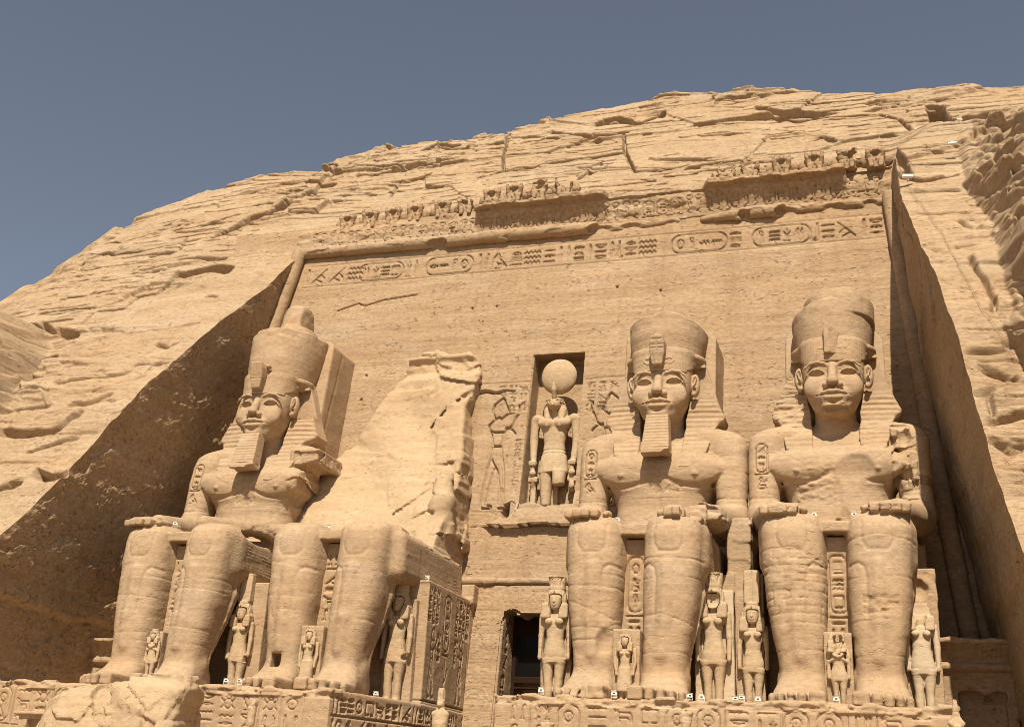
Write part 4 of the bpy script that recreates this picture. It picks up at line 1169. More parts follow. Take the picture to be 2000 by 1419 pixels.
def build_facade():
    t = thing('temple_facade', (-14, 3.2, 0), 'towering carved sandstone temple front with inscribed band, cornice and dark doorway', 'temple front')
    off = (14, -3.2, 0)
    h = .048
    xs = np.arange(-35.6, 6.9, h).astype(F4); zs = np.arange(-2.5, 28.3, h).astype(F4)
    D = np.zeros((len(xs), len(zs)), F4)
    rnd = random.Random(21)
    def cut(st, w, d):
        nonlocal D
        D += stroke_depth(xs, zs, st, w) * d
    # the great inscription
    zb = 24.12
    st = []
    L = [(-30.2, -26.9, 'r'), (-26.75, -23.9, ['reeds', 'plant', 'waters', 'house']), (-23.75, -22.6, 'r'), (-22.5, -19.6, ['mouth', 'water', 'feather', 'sun']), (-19.4, -8.4, 'r'), (-8.3, -5.3, ['sun', 'feather', 'snake', 'water']), (-5.2, -4.1, 'r'),
         (-4.0, -1.0, ['feather', 'waters', 'plant', 'reeds']), (-.9, 2.5, 'r')]
    for a, b, k in L:
        if k == 'r':
            st += row_text(a, b, zb + .03, 1.12, rnd, a > -14)
        else:
            st += cartouche(a, zb, b - a, 1.16, k, tall=False, flip=a > -14)
    cut(st, .055, .16)
    cut([[(-30.3, zb - .14), (2.7, zb - .14)], [(-29.9, zb + 1.3), (2.7, zb + 1.3)]], .05, .06)
    # reliefs beside the niche
    cut(king_relief(-18.05, 9.9, 6.1, False), .075, .21)
    cut([[(a, b) for a, b in p] for p in king_relief(-9.9, 9.9, 6.1, True)], .075, .21)
    tx = []
    for i, x in enumerate((-17.2, -16.62, -16.05)):
        tx += column_text(x, 14.9 if i else 15.9, 16.75, .5, rnd)
    for i, x in enumerate((-12.4, -11.8, -11.2)):
        tx += column_text(x, 14.7 if i < 2 else 16.0, 16.7, .5, rnd, True)
    tx += column_text(-15.98, 10.5, 13.6, .36, rnd)
    cut(tx, .05, .11)
    cut([[(-18.3, 16.9), (-15.5, 16.88)], [(-12.5, 16.85), (-10.0, 16.92)], [(-17.9, 9.72), (-15.9, 9.7)]], .05, .06)
    # shelf and slope beneath the niche
    X, Z = xs[:, None], zs[None, :]
    D += .012 * np.sin(Z * 0) * 0
    nx = X + .0 * Z
    lip = 8.95 + .05 * np.sin(X * 2.1)
    m = np.clip((X + 17.9) / .1, 0, 1) * np.clip((-11.0 - X) / .1, 0, 1)
    ramp = np.clip((Z - lip) / 1.2, 0, 1) * np.clip((10.2 + .25 * (X + 14) - Z) / .05, 0, 1)
    slopez = np.interp(X, [-17.9, -16.9, -16.2, -15.6, -14.6, -11], [9.0, 9.05, 9.5, 10.1, 10.35, 10.9])
    inside = (Z > lip) & (Z < slopez)
    fz = np.clip((slopez - Z) / np.maximum(slopez - lip, .05), 0, 1)
    D += np.where(inside, -.50 * fz ** .7 * m * np.clip((X + 17.6) / .8, 0, 1), 0)
    D += np.where((Z < lip) & (Z > lip - .06), .10, 0) * m
    # a dark hole under the king's feet
    D += .8 * np.clip(1 - ((X + 16.0 - .25 * (Z - 9.6)) / .34) ** 2 - ((Z - 9.75) / .48) ** 2, 0, 1) ** .5
    D += .45 * np.clip(1 - np.abs(Z - 16.38 + .06 * np.sin(X * 5)) / (.05 + .05 * np.clip(-16.3 - X, 0, 2)), 0, 1) * ((X > -18.6) & (X < -16.3))
    # natural crack, saw joints, pits
    cut([[(-27.65, 22.21), (-26.36, 22.61), (-25.93, 22.41), (-24.77, 22.71), (-22.74, 22.88)]], .06, .18)
    for x, z in ((-19.29, 21.67), (-17.86, 21.68), (-8.77, 21.88), (-11.13, 22.32), (-25.1, 16.37), (-25.05, 17.85)):
        cut([[(x, z)]], .10, .25)
    cut([[(x, a), (x + .1, b)] for x, a, b in ((-11.9, 18.6, 24), (-16.4, 18.9, 24), (-8.1, 18.4, 24.3), (-21.2, 19, 23.6), (-4.0, 18.4, 24), (-25.3, 19, 22), (-10.1, 12, 18.4))], .03, .022)
    cut([[(-30, 19.3), (-25.7, 19.12), (-22.6, 19.0), (-18.4, 18.75)], [(-12.7, 18.44), (-10, 18.4), (-5.3, 18.38), (-1.7, 18.48), (3, 18.4)], [(-7, 15.2), (-4, 15.1), (2, 15.2)], [(-7, 13.4), (-3, 13.5)]], .03, .025)
    # weathering: bedding, flakes
    n1 = fbm(X / 3., Z / .35, X * 0 + Z * 0, 4); n2 = fbm(X / .7, Z / .22, X * 0 + Z * 0 + 4, 4)
    D += (.045 * n1 + .030 * n2 + .10 * fbm(X / 5., Z / 5., X * 0 + Z * 0 + 8, 3)).astype(F4)
    sc = np.clip(strata(X + 0 * Z, Z + 0 * X, 5, [(.8, 3.5, 1.), (.3, 1.6, .6)], .05) - .45, 0, 1)
    D += (.05 * sc).astype(F4)
    # the door surround stands out below the lower moulding
    sur = np.clip((6.0 - Z) / .1, 0, 1) * np.clip((X + 18.6) / .1, 0, 1) * np.clip((-9.6 - X) / .1, 0, 1)
    D -= .28 * sur
    reg = []
    for i in range(5):
        reg += row_text(-18.0, -15.9, 5.0 - i * 1.15, .8, rnd)
    reg += row_text(-17.6, -12.6, 5.0, .7, rnd)
    cut(reg, .045, .035)
    cut([[(-18.0, z), (-15.8, z)] for z in (4.7, 3.6, 2.4, 1.3, .1)], .04, .03)
    # ragged lintel
    V = np.stack(np.broadcast_arrays(X, wall_y(Z) + D, Z), -1)
    keep = np.ones((len(xs) - 1, len(zs) - 1), bool)
    cx, cz = (X[:-1] + h / 2), (Z[:, :-1] + h / 2)
    keep &= ~((cx > NICHE[0] + .0 * cz) & (cx < NICHE[1]) & (cz > NICHE[2] + .25 * (cx + 14) * .3) & (cz < NICHE[3]))
    rag = .22 * fbm(cx / .5, cx * 0, cx * 0 + 2., 4) * 2
    keep &= ~((cx > DOOR[0] + .10 * np.sin(cz * 3) * (cz > 4.2)) & (cx < DOOR[1]) & (cz < DOOR[3] + rag))
    F = grid_faces(len(xs), len(zs))[keep.ravel()]
    part('wall', [(V.reshape(-1, 3), F)], M_WALL, t, offset=off)
    # roll mouldings and cornice
    tv = Vol((-32.0, 5.8, 25.5), (3.9, 8.2, 27.2), .06)
    tv.cone((-30.9, 6.78, 26.32), (-22.1, 6.78, 26.28), .36, .36)
    tv.cone((-21.6, 6.78, 26.28), (-12.6, 6.78, 26.20), .37, .37)
    tv.cone((-12.6, 6.95, 26.2), (-8.0, 7.0, 26.2), .28, .22)
    tv.cone((-4.4, 6.8, 26.2), (-2.5, 6.78, 26.2), .32, .36); tv.cone((-6.6, 6.9, 26.15), (-4.4, 6.8, 26.2), .2, .3)
    tv.cone((-2.4, 6.9, 26.2), (3.2, 6.95, 26.2), .25, .25)
    for x, r in ((-21.85, .4), (-12.2, .5), (-10.5, .5), (-8.2, .4), (-4.4, .2), (-2.2, .4), (.2, .4), (2, .3)):
        tv.ell((x, 6.5, 26.1 - .1), (r * 1.6, .45, .35), .05, 'c')
    tv.rough(.07, .8, (-13.5, 5, 25), (4, 9, 28), sz=2)
    tv.crack_up(.08, 1.2, .5, 4); tv.rough(.02, .4)
    part('roll_moulding', tv, M_WALL, t, offset=off)
    for sx in (-1, 1):
        x0, x1 = (-34.3, -30.72) if sx < 0 else (5.35, 3.02)
        vv = Vol((min(x0, x1) - .6, 2.6, -1), (max(x0, x1) + .6, 7.8, 26.6), .08)
        pts = [(x0 + (x1 - x0) * q ** (1 if sx < 0 else .8), 2.7 + .15 * (26.3 * q), 26.3 * q) for q in np.linspace(0, 1, 8)]
        vv.chain(pts, .40)
        vv.rough(.03, .6)
        part('roll_moulding', vv, M_WALL, t, offset=off)
    cv = Vol((-31.2, 5.2, 26.3), (3.7, 9.6, 29.2), .055)
    full = lambda x: np.interp(x, [-31, -19.75, -19.6, -12.0, -11.8, -6.6, -6.3, .85, .95, 3.5], [0, 0, 1, 1, .35, .3, 1, 1, .0, .05])
    def cornice(X, Y, Z):
        u = np.clip((Z - 26.5) / 1.2, 0, 1)
        s = full(X) + .08 * np.sin(X * 3) * 0
        lipf = np.where(Z > 27.95 + .04 * np.sin(X * 1.3), .40, 0)
        fr = 6.98 - (.42 * u ** 2 + lipf) * s - .10 * (1 - s)
        # where the lip is lost the stone slopes back
        worn = (1 - s) * np.maximum(0, Z - 27.3) * .30
        topz = 28.22 + .05 * np.sin(X * .9)
        return np.maximum(np.maximum(fr + worn - Y, Z - topz), 26.35 - Z).astype(F4)
    cv.put(cornice, (-31.2, 5.2, 26.3), (3.7, 9.6, 29.2))
    st, x, r2 = [], -30.2, random.Random(5)
    while x < 2.6:
        if r2.random() < .42:
            st += cartouche(x, 26.62, .62, .98, [r2.choice(BIG), r2.choice(WIDE), r2.choice(TALL)]); x += .78
        else:
            for k in range(2):
                st += glyph('uraeus', x, 26.6, .48, .85, x > -14) + [_arc(x + .24, 27.55, .19, .14, 0, 360, 10)]; x += .52
            x += .1
    cv.carve(st, .05, .10, 5.6, 7.6)
    cv.rough(.16, .9, (-31.2, 5, 27.0), (-19.9, 10, 30), sz=2.2); cv.rough(.18, 1., (-12.0, 5, 26.9), (-6.3, 10, 30), sz=2.0); cv.rough(.12, .8, (.7, 5, 26.9), (3.7, 10, 30), sz=2.2)
    cv.crack_up(.07, 1.1, .5, 6); cv.rough(.03, .4)
    cv.rough(.07, .5, hi=(4, 6.25, 30), facet=4.)
    part('cornice', cv, M_WALL, t, offset=off)
    lv = Vol((-18.4, 2.7, 5.6), (-9.5, 4.5, 6.6), .05)
    lv.cone((-18.0, 3.62, 6.12), (-16.2, 3.62, 6.12), .2, .2); lv.cone((-16.2, 3.66, 6.12), (-9.8, 3.7, 6.1), .17, .15)
    lv.rough(.07, .5, (-16.6, 2, 5), (-9, 5, 7)); lv.rough(.015, .3)
    part('roll_moulding', lv, M_WALL, t, offset=off)
    # recess for the hawk-headed god
    nv = Vol((-16.0, 3.6, 9.4), (-12.0, 8.4, 19.1), .06)
    nv.put(lambda X, Y, Z: np.maximum(np.maximum(wall_y(Z) + .06 - Y, Y - wall_y(Z) - 1.9), np.maximum(np.abs(X + 14.02) - 1.9, np.abs(Z - 14.2) - 4.75)) + 0 * X, (-16, 3.6, 9.4), (-12, 8.4, 19))
    nv.put(lambda X, Y, Z: np.maximum(np.maximum(wall_y(Z) - 1 - Y, Y - wall_y(Z) - 1.30), np.maximum(np.abs(X + 14.02) - 1.36 - .008 * (19 - Z), np.maximum(9.95 + .25 * np.sin(X * 2) - Z, Z - 18.46))) + 0 * X, (-16, 3.6, 9.4), (-12, 8.4, 19), op='c')
    nv.rough(.02, .4)
    part('niche', nv, M_WALL, t, offset=off)
    # doorway: thick jambs, passage, timber frame
    dv = Vol((-16.6, 2.6, -1.0), (-11.6, 7.2, 5.6), .06)
    dv.put(lambda X, Y, Z: np.maximum(np.maximum(wall_y(Z) - .18 - Y, Y - 7.0), np.maximum(np.abs(X + 14.1) - 2.3, np.abs(Z - 2.2) - 3.1)) + 0 * X, (-16.6, 2.6, -1), (-11.6, 7.2, 5.6))
    dv.put(lambda X, Y, Z: np.maximum(Y - 6.8, np.maximum(np.abs(X + 14.1) - 1.44, Z - 4.66 - .12 * np.sin(X * 4 + 1) - .06 * np.sin(X * 9))) + 0 * X, (-16.6, 1.5, -1.2), (-11.6, 6.8, 5.6), op='c')
    dv.carve_x([[(3.35 + .55 * (p[0] - 0) + .15 * p[1], p[1]) for p in q] for q in column_text(0, -.8, 4.3, .9, rnd)], .05, .09, -15.75, -15.4)
    dv.rough(.12, .4, (-16.6, 2.6, 4.3), (-11.6, 4.6, 5.4)); dv.rough(.02, .4)
    jamb = part('doorway', dv, M_WALL, t, offset=off)
    fv = Vol((-15.7, 4.8, -1.0), (-12.5, 5.6, 4.7), .035)
    yf = 5.0
    for a, b, c, d in ((-15.55, -15.36, -1, 4.6), (-12.85, -12.6, -1, 4.6), (-15.5, -12.6, 3.75, 4.6), (-15.5, -12.6, 1.55, 1.85), (-15.5, -12.6, 1.28, 1.38), (-15.5, -12.6, 2.78, 2.86)):
        fv.box((a, yf, c), (b, yf + .22, d), .015)
    fv.box((-15.5, yf + .05, 1.8), (-12.6, yf + .12, 3.8), .01)
    fr = part('door_frame', fv, M_WOOD, jamb, offset=off)
    gv = [(np.array([(-15.4, yf + .045, 1.86), (-12.8, yf + .045, 1.86), (-12.8, yf + .045, 2.77), (-15.4, yf + .045, 2.77), (-15.4, yf + .045, 2.87), (-12.8, yf + .045, 2.87), (-12.8, yf + .045, 3.74), (-15.4, yf + .045, 3.74)]), np.array([[0, 1, 2, 3], [4, 5, 6, 7]]))]
    part('door_glass', gv, M_GLASS, jamb, smooth=False, offset=off)

M_WOOD = plain('old brown timber', (.035, .018, .010), .8, spec=.08, var=.3, scale=3.)
M_GLASS = plain('dark door glass', (.006, .005, .004), .35, spec=.12, var=.1)

# ---------------------------------------------------------------- apes along the top
def baboon_mesh(seed, broken=0):
    """seated baboon with raised arms, about 1.5 m tall, front towards -y, base at z 0"""
    v = Vol((-.95, -.75, -.1), (.95, .75, 1.75), .04)
    v.off = seed * 7.3
    v.loft([(0, 0, .1, .48, .45), (.4, 0, .1, .50, .46), (.8, 0, .1, .46, .42), (1.05, 0, .12, .36, .34)], n=2.3)
    for s in (-1, 1):
        v.ell((.58 * s, .05, .62), (.30, .36, .44), .05)        # mantle bulging at the shoulder
        v.cone((.34 * s, -.3, .62), (.40 * s, -.48, .98), .13, .11, .05)
        v.cone((.40 * s, -.48, .98), (.42 * s, -.5, 1.25), .11, .09, .03)
        v.cone((.22 * s, -.2, .12), (.26 * s, -.45, .42), .17, .15, .06)
        v.cone((.26 * s, -.45, .42), (.24 * s, -.5, .02), .13, .12, .04)
    v.carve([[(0, .1), (0, .5)]], .1, .1, -.8, -.1)
    if broken < 2:
        v.ell((0, -.05, 1.22), (.36, .36, .32), .08)
        v.ell((0, -.4, 1.12), (.17, .22, .15), .06)
        for s in (-1, 1):
            v.ell((.12 * s, -.36, 1.28), (.06, .05, .05), .02, 'c')
            v.ell((.34 * s, .0, 1.26), (.1, .16, .2), .05)
    if broken >= 1:
        r = random.Random(seed)
        v.ell((r.uniform(-.6, .6), -.3, r.uniform(.9, 1.5)), (.55, .6, .4), .05, 'c')
        v.rough(.12, .3, (-1, -1, .6))
    v.rough(.035, .3)
    V, Q = v.mesh()
    return mesh_data('baboon_body', [(V * np.array([1.0, .78, .84]), Q)], [M_WALL])
BABOONS = [  # x, y, z, state, look
    (-28.1, 7.5, 27.85, 0, 'whole baboon at the left end of the row above the cornice'),
    (-26.6, 7.5, 27.95, 0, 'second baboon from the left end, arms raised, above the cornice'),
    (-25.1, 7.5, 28.0, 0, 'third baboon from the left end, with bulging mantle'),
    (-23.7, 7.5, 28.05, 0, 'fourth baboon from the left end, above the worn cornice'),
    (-21.95, 7.48, 28.1, 0, 'fifth baboon from the left end, left of the start of the cornice lip'),
    (-20.45, 7.4, 28.12, 1, 'chipped baboon last before the first gap in the row'),
    (-18.7, 6.95, 28.2, 0, 'baboon first after the first gap, above the left cornice lip'),
    (-17.35, 6.95, 28.35, 0, 'baboon second after the first gap, above the left cornice lip'),
    (-15.9, 6.95, 28.4, 1, 'worn baboon, last but one before the long empty stretch'),
    (-14.4, 6.95, 28.45, 2, 'headless ruined baboon beside the long empty stretch'),
    (-5.3, 6.95, 28.1, 1, 'weathered baboon first after the long empty stretch'),
    (-4.0, 6.95, 28.2, 2, 'shattered stump of a baboon second after the empty stretch'),
    (-2.35, 6.95, 28.25, 0, 'baboon with raised arms above the middle of the right overhanging lip'),
    (-.65, 6.95, 28.25, 0, 'baboon above the right end of the overhanging lip'),
    (1.0, 6.95, 28.25, 1, 'damaged baboon last but one at the right end'),
    (2.45, 6.95, 28.15, 0, 'baboon at the far right end beside the cut in the rock')]
def build_baboons():
    for i, (x, y, z, b, lab) in enumerate(BABOONS):
        o = obj('baboon_statue', baboon_mesh(i + 1, b), None, (x, y, z))
        tag(o, lab, 'baboon statue', 'baboons seated in a row above the cornice')
# ---------------------------------------------------------------- pedestals
def prism_z(v, poly, z0, z1, k=0., op='u', rad=.03):
    P = np.array(poly, float)
    def f(X, Y, Z):
        d2 = poly_sdf(P, X[:, :, 0], Y[:, :, 0])[:, :, None]
        u, w = d2 + rad, np.maximum(z0 - Z, Z - z1) + rad
        return (np.sqrt(np.maximum(u, 0) ** 2 + np.maximum(w, 0) ** 2) + np.minimum(np.maximum(u, w), 0) - rad).astype(F4)
    v.put(f, (P[:, 0].min(), P[:, 1].min(), z0), (P[:, 0].max(), P[:, 1].max(), z1), k, op)
def build_pedestals():
    for nm, poly, lab, seed in (('left', [(-36, -8.2), (-18.35, -8.2), (-17.0, -2.4), (-17.0, 3.6), (-36, 3.6)], 'long inscribed pedestal with chipped edge under the double-crowned king and the broken one', 4),
                                ('right', [(-11.85, -8.2), (3.66, -8.2), (3.66, 3.6), (-11.85, 3.6)], 'long inscribed pedestal under the two kings right of the doorway', 9)):
        x0, x1 = poly[0][0], poly[1][0]
        v = Vol((x0 - .4, -8.7, -1.75), (max(p[0] for p in poly) + .4, 3.7, .3), .043)
        v.off = seed * 3.3
        prism_z(v, poly, -2.55, -.03, rad=.08)
        r = random.Random(seed)
        st, x = [], x0 + .5
        while x < x1 - 1.0:
            if r.random() < .33:
                st += cartouche(x, -1.75, .78, 1.45, ['sun', r.choice(BIG)]); x += 1.05
            else:
                st += column_text(x, -1.75, -.28, .74, r); x += .92
            if r.random() < .5:
                st.append([(x - .09, -.25), (x - .09, -1.75)])
        v.carve([[(x0 + .2, -.22), (x1 - .2, -.22)]], .04, .05, -8.6, -7.7)
        v.carve(st, .042, .085, -8.6, -7.5)
        if nm == 'left':
            rows = []
            for z in (-.85, -1.65, -2.4):
                rows += row_text(-8.0, 3.3, z, .62, r)
            rows += [[(-8.0, z), (3.3, z)] for z in (-.95, -1.75)]
            v.carve_x(rows, .06, .12, -18.6, -16.7)
        # broken front edge
        v.rough(.10, .6, (x0 - 1, -8.8, -.30), (x1 + 1, -7.6, .3), sz=2.0, facet=4.)
        v.rough(.025, .5)
        w = Vol((x0 - .4, -8.7, -2.75), (max(p[0] for p in poly) + .4, 3.7, -1.4), .15)
        prism_z(w, [(a + (.03 if a < -20 or a > 0 else .03), b + .03) for a, b in poly], -2.6, -1.6)
        o = part('statue_pedestal', [v.mesh(), w.mesh()], M_STATUE)
        tag(o, lab, 'pedestal', 'pedestals of the colossi')

# ---------------------------------------------------------------- standing figures beside the shins
def female_vol(H, h, o):
    w = .5 * H
    v = Vol((-.19 * H, -.16 * H, -.02 * H), (.19 * H, .14 * H, 1.03 * H), h)
    v.off = o.get('seed', 1) * 5.1
    u = lambda *a: tuple(q * H for q in a)
    v.loft([tuple(q * H for q in r) for r in [(.30, 0, .0, .088, .060), (.36, 0, 0, .092, .062), (.42, 0, 0, .078, .054), (.48, 0, 0, .062, .047), (.53, 0, 0, .066, .047), (.60, 0, .005, .080, .050), (.66, 0, .01, .085, .045)]], n=2.3)
    for s in (-1, 1):
        v.loft([tuple(q * H for q in r) for r in [(.02, .036 * s, .005, .027, .032), (.10, .038 * s, 0, .032, .038), (.17, .040 * s, -.004, .031, .036), (.25, .043 * s, 0, .040, .046), (.33, .046 * s, 0, .046, .056)]], n=2.2, k=.012 * H)
        v.loft([tuple(q * H for q in r) for r in [(-.075, .038 * s, .008, .022, .010), (-.04, .038 * s, .014, .026, .018), (.0, .037 * s, .02, .026, .03), (.03, .037 * s, .02, .02, .02)]], n=2.2, k=.01 * H, axis=1)
        v.ell(u(.042 * s, -.046, .602), u(.030, .028, .029), .012 * H)
        sw = o.get('shoulder', 1.0)
        v.cone(u(.100 * s * sw, .012, .655), u(.112 * s * sw, .004, .50), .027 * H, .022 * H, .015 * H)
        v.cone(u(.112 * s * sw, .004, .50), u(.112 * s, -.012, .37), .022 * H, .017 * H, .008 * H)
        v.ell(u(.112 * s, -.014, .345), u(.018, .02, .028), .008 * H)
    v.box(u(-.06, .0, .33), u(.06, .06, .66), .01)
    for s in (-1, 1):
        v.box(u(min(.09 * s, .125 * s), .0, .33), u(max(.09 * s, .125 * s), .06, .66), .01)
    # panel between the legs and behind
    v.box(u(-.05, .02, .0), u(.05, .05, .33), .01)
    v.cone(u(0, .012, .66), u(0, .008, .73), .03 * H, .03 * H, .01 * H)
    if o.get('head', 1):
        v.loft([tuple(q * H for q in r) for r in [(.69, 0, -.034, .018, .020), (.70, 0, -.030, .032, .034), (.73, 0, -.022, .043, .046), (.765, 0, -.018, .048, .050), (.80, 0, -.014, .048, .048)]], n=2.3)
        for s in (-1, 1):
            v.ell(u(.020 * s, -.070, .768), u(.016, .009, .007), .006 * H, 'c')
        v.cone(u(0, -.064, .772), u(0, -.074, .747), .006 * H, .009 * H, .005 * H)
        v.ell(u(0, -.067, .728), u(.016, .009, .005), .003 * H); v.ell(u(0, -.066, .719), u(.013, .009, .005), .003 * H)
    if o.get('arms_crossed'):
        for s in (-1, 1):
            v.cone(u(.10 * s, -.01, .52), u(-.03 * s, -.065, .58), .022 * H, .018 * H, .01 * H)
    if o.get('kilt'):
        v.loft([tuple(q * H for q in r) for r in [(.12, 0, -.015, .10, .075), (.25, 0, -.01, .092, .07), (.42, 0, -.005, .078, .058)]], n=3, k=.01 * H)
    if o.get('bad'):
        o['bad'](v, H)
    v.rough(.006 * H, .12 * H)
    return v
def wig_vol(H, h, o):
    v = Vol((-.17 * H, -.14 * H, .56 * H), (.17 * H, .10 * H, .90 * H), h)
    u = lambda *a: tuple(q * H for q in a)
    wv = lambda X, Y, Z: .0025 * H * np.sin(X * (2 * math.pi / (.016 * H))) + 0 * Z
    v.loft([tuple(q * H for q in r) for r in [(.62, 0, .02, .112, .055), (.70, 0, .015, .105, .055), (.76, 0, .01, .088, .06), (.81, 0, .006, .074, .064), (.845, 0, .005, .060, .055)]], n=2.3, mod=wv)
    for s in (-1, 1):
        v.box((min(.030 * s, .105 * s) * H, -.062 * H, .625 * H), (max(.030 * s, .105 * s) * H, .03 * H, .74 * H), .012 * H, .006 * H, shear=(.0, 0))
    v.loft([tuple(q * H for q in r) for r in [(.60, 0, -.05, .032, .075), (.69, 0, -.05, .034, .07), (.72, 0, -.05, .050, .064), (.79, 0, -.05, .052, .064), (.806, 0, -.05, .036, .054)]], n=2.6, op='c')
    v.cone(u(0, -.055, .80), u(0, -.075, .83), .008 * H, .008 * H, .004 * H)
    if o.get('wig_bad'):
        o['wig_bad'](v, H)
    v.rough(.005 * H, .1 * H)
    return v
def headpiece_vol(H, h, kind, seed):
    v = Vol((-.13 * H, -.13 * H, .80 * H), (.13 * H, .13 * H, 1.17 * H), h)
    v.off = seed
    L = lambda t: [tuple(q * H for q in r) for r in t]
    if kind == 'cobras':
        v.loft(L([(.835, 0, .01, .062, .056), (.86, 0, .01, .066, .060), (.865, 0, .01, .062, .058), (.95, 0, .012, .070, .062)]), n=2.2)
        st = []
        for i in range(5):
            x = (-.055 + i * .0235) * H
            st += [[(x, .875 * H), (x + .004 * H, .92 * H)], _arc(x + .004 * H, .93 * H, .008 * H, .008 * H, 0, 360, 6)]
        v.carve(st, .006 * H, .012 * H, -.1 * H, 0)
    elif kind == 'plumes':
        v.loft(L([(.835, 0, .01, .06, .055), (.87, 0, .01, .062, .055)]), n=2.2)
        v.box((-.066 * H, -.03 * H, .86 * H), (.066 * H, .05 * H, 1.14 * H), .012 * H, shear=(.03, 0))
        v.carve([[(0, .88 * H), (0, 1.13 * H)]], .005 * H, .01 * H, -.1 * H, .05 * H)
    elif kind == 'low':
        v.loft(L([(.83, 0, .01, .058, .052), (.88, 0, .01, .064, .058)]), n=2.2)
    v.rough(.006 * H, .1 * H)
    return v
def standing(name, loc, H, label, cat, group, o):
    t = thing(name, loc, label, cat, group)
    h = max(.026, H * .0072)
    mats = [o.get('mat', M_SMALL)]
    part('body', female_vol(H, h, o), mats, t)
    if o.get('wig', 1):
        part('wig', wig_vol(H, h, o), mats, t)
    if o.get('crown'):
        part('crown', headpiece_vol(H, h, o['crown'], o.get('seed', 1)), mats, t)
    sv = Vol((-.24 * H, -.02 * H, -.03 * H), (.24 * H, .40 * H, 1.12 * H), max(.035, h))
    sw = o.get('slab_w', .135) * H
    sv.box((-sw + o.get('slab_dx', 0) * H, .045 * H, -.02 * H), (sw + o.get('slab_dx', 0) * H, .38 * H, o.get('slab_h', .86) * H), .01 * H)
    if o.get('slab_bad'):
        o['slab_bad'](sv, H)
    sv.rough(.008 * H, .15 * H)
    part('back_slab', sv, o.get('slab_mat', M_STATUE), t)
    return t
def build_standing():
    g = 'royal women standing beside the shins'
    standing('standing_queen', (XB + 2.52, -2.9, -.08), 5.4, 'tall crowned queen in a long wig standing against the inscribed throne side', 'statue', g,
             dict(seed=2, crown='cobras', slab_h=.80, slab_w=.13, shoulder=.98, bad=lambda v, H: (v.ell((.115 * H, -.02 * H, .335 * H), (.05 * H, .06 * H, .03 * H), .01 * H, 'c'))))
    standing('standing_queen', (XA + 2.72, -3.3, .0), 4.6, 'slim queen with tall plain plumes between the double-crowned king and the broken colossus', 'statue', g,
             dict(seed=3, crown='plumes', slab_h=1.06, slab_w=.15, slab_dx=.06, bad=lambda v, H: v.box((.08 * H, -.1 * H, .30 * H), (.16 * H, .05 * H, .36 * H), .01, .01, 'c')))
    standing('standing_queen', (XC - 3.45, -3.4, .0), 5.3, 'smooth-faced queen with cobra crown standing right beside the dark doorway', 'statue', g,
             dict(seed=4, crown='cobras', slab_h=.78, slab_w=.12))
    def noface(v, H):
        v.ell((0, -.06 * H, .755 * H), (.07 * H, .05 * H, .055 * H), .01 * H, 'c')
    standing('standing_queen', (XC + 2.86, -3.4, .0), 5.4, 'queen whose face is broken away below her cobra crown, before a pale slab', 'statue', g,
             dict(seed=5, crown='cobras', slab_h=.84, slab_w=.14, bad=noface, wig_bad=lambda v, H: v.ell((0, -.07 * H, .755 * H), (.09 * H, .05 * H, .05 * H), .01 * H, 'c'), slab_mat=M_PALE, mat=M_SMALL))
    standing('standing_queen', (-3.25, -3.4, .0), 4.6, 'narrow queen under a plain tall block, beside the patched shin of the beardless king', 'statue', g,
             dict(seed=6, crown='plumes', slab_h=1.16, slab_w=.12, slab_dx=-.03))
    def headless(v, H):
        v.box((-.2 * H, -.2 * H, .72 * H), (.2 * H, .2 * H, 1.1 * H), .01, .01, 'c')
    standing('standing_queen', (2.80, -3.5, .0), 4.75, 'headless pale queen on a broken slab beside the shadowed right wall', 'statue', g,
             dict(seed=7, head=0, bad=headless, wig_bad=lambda v, H: (v.box((-.2 * H, -.2 * H, .755 * H), (.2 * H, .02 * H, .95 * H), .01, .01, 'c'), v.ell((0, -.08 * H, .80 * H), (.12 * H, .1 * H, .08 * H), .01 * H, 'c')), slab_h=1.12, slab_w=.14, mat=M_PALE,
                  slab_bad=lambda v, H: (v.ell((.0 * H, .0 * H, .95 * H), (.09 * H, .10 * H, .10 * H), .01 * H, 'c'), v.rough(.06, .3, (-1, -1, .75 * H), (1, .5, 1.08 * H)))))
    g2 = 'small royal children standing between the shins'
    standing('standing_prince', (XB - .05, -5.75, .0), 2.95, 'small prince in a long straight kilt between the shins of the broken colossus', 'statue', g2,
             dict(seed=8, kilt=1, slab_h=.9, slab_w=.17, shoulder=1.15))
    standing('standing_princess', (XA - .05, -5.6, .25), 2.5, 'little princess with hand on chest between the shins of the double-crowned king', 'statue', g2,
             dict(seed=9, arms_crossed=1, slab_h=.85, slab_w=.13, crown='low'))
    standing('standing_prince', (XC - .03, -5.9, .0), 2.85, 'small prince in a flared kilt between the shins of the flat-crowned bearded king', 'statue', g2,
             dict(seed=10, kilt=1, slab_h=.92, slab_w=.18, shoulder=1.2))
    def battered(v, H):
        v.box((-.2 * H, -.2 * H, .74 * H), (.2 * H, .2 * H, 1.1 * H), .02, .02, 'c')
        v.rough(.06, .25, (-1, -1, .55 * H))
    standing('standing_princess', (-.05, -5.7, .0), 3.05, 'battered faceless figure with a hand to its chest between the beardless king\'s shins', 'statue', g2,
             dict(seed=11, arms_crossed=1, head=0, bad=battered, wig_bad=lambda v, H: v.rough(.10, .3), slab_h=.86, slab_w=.16))

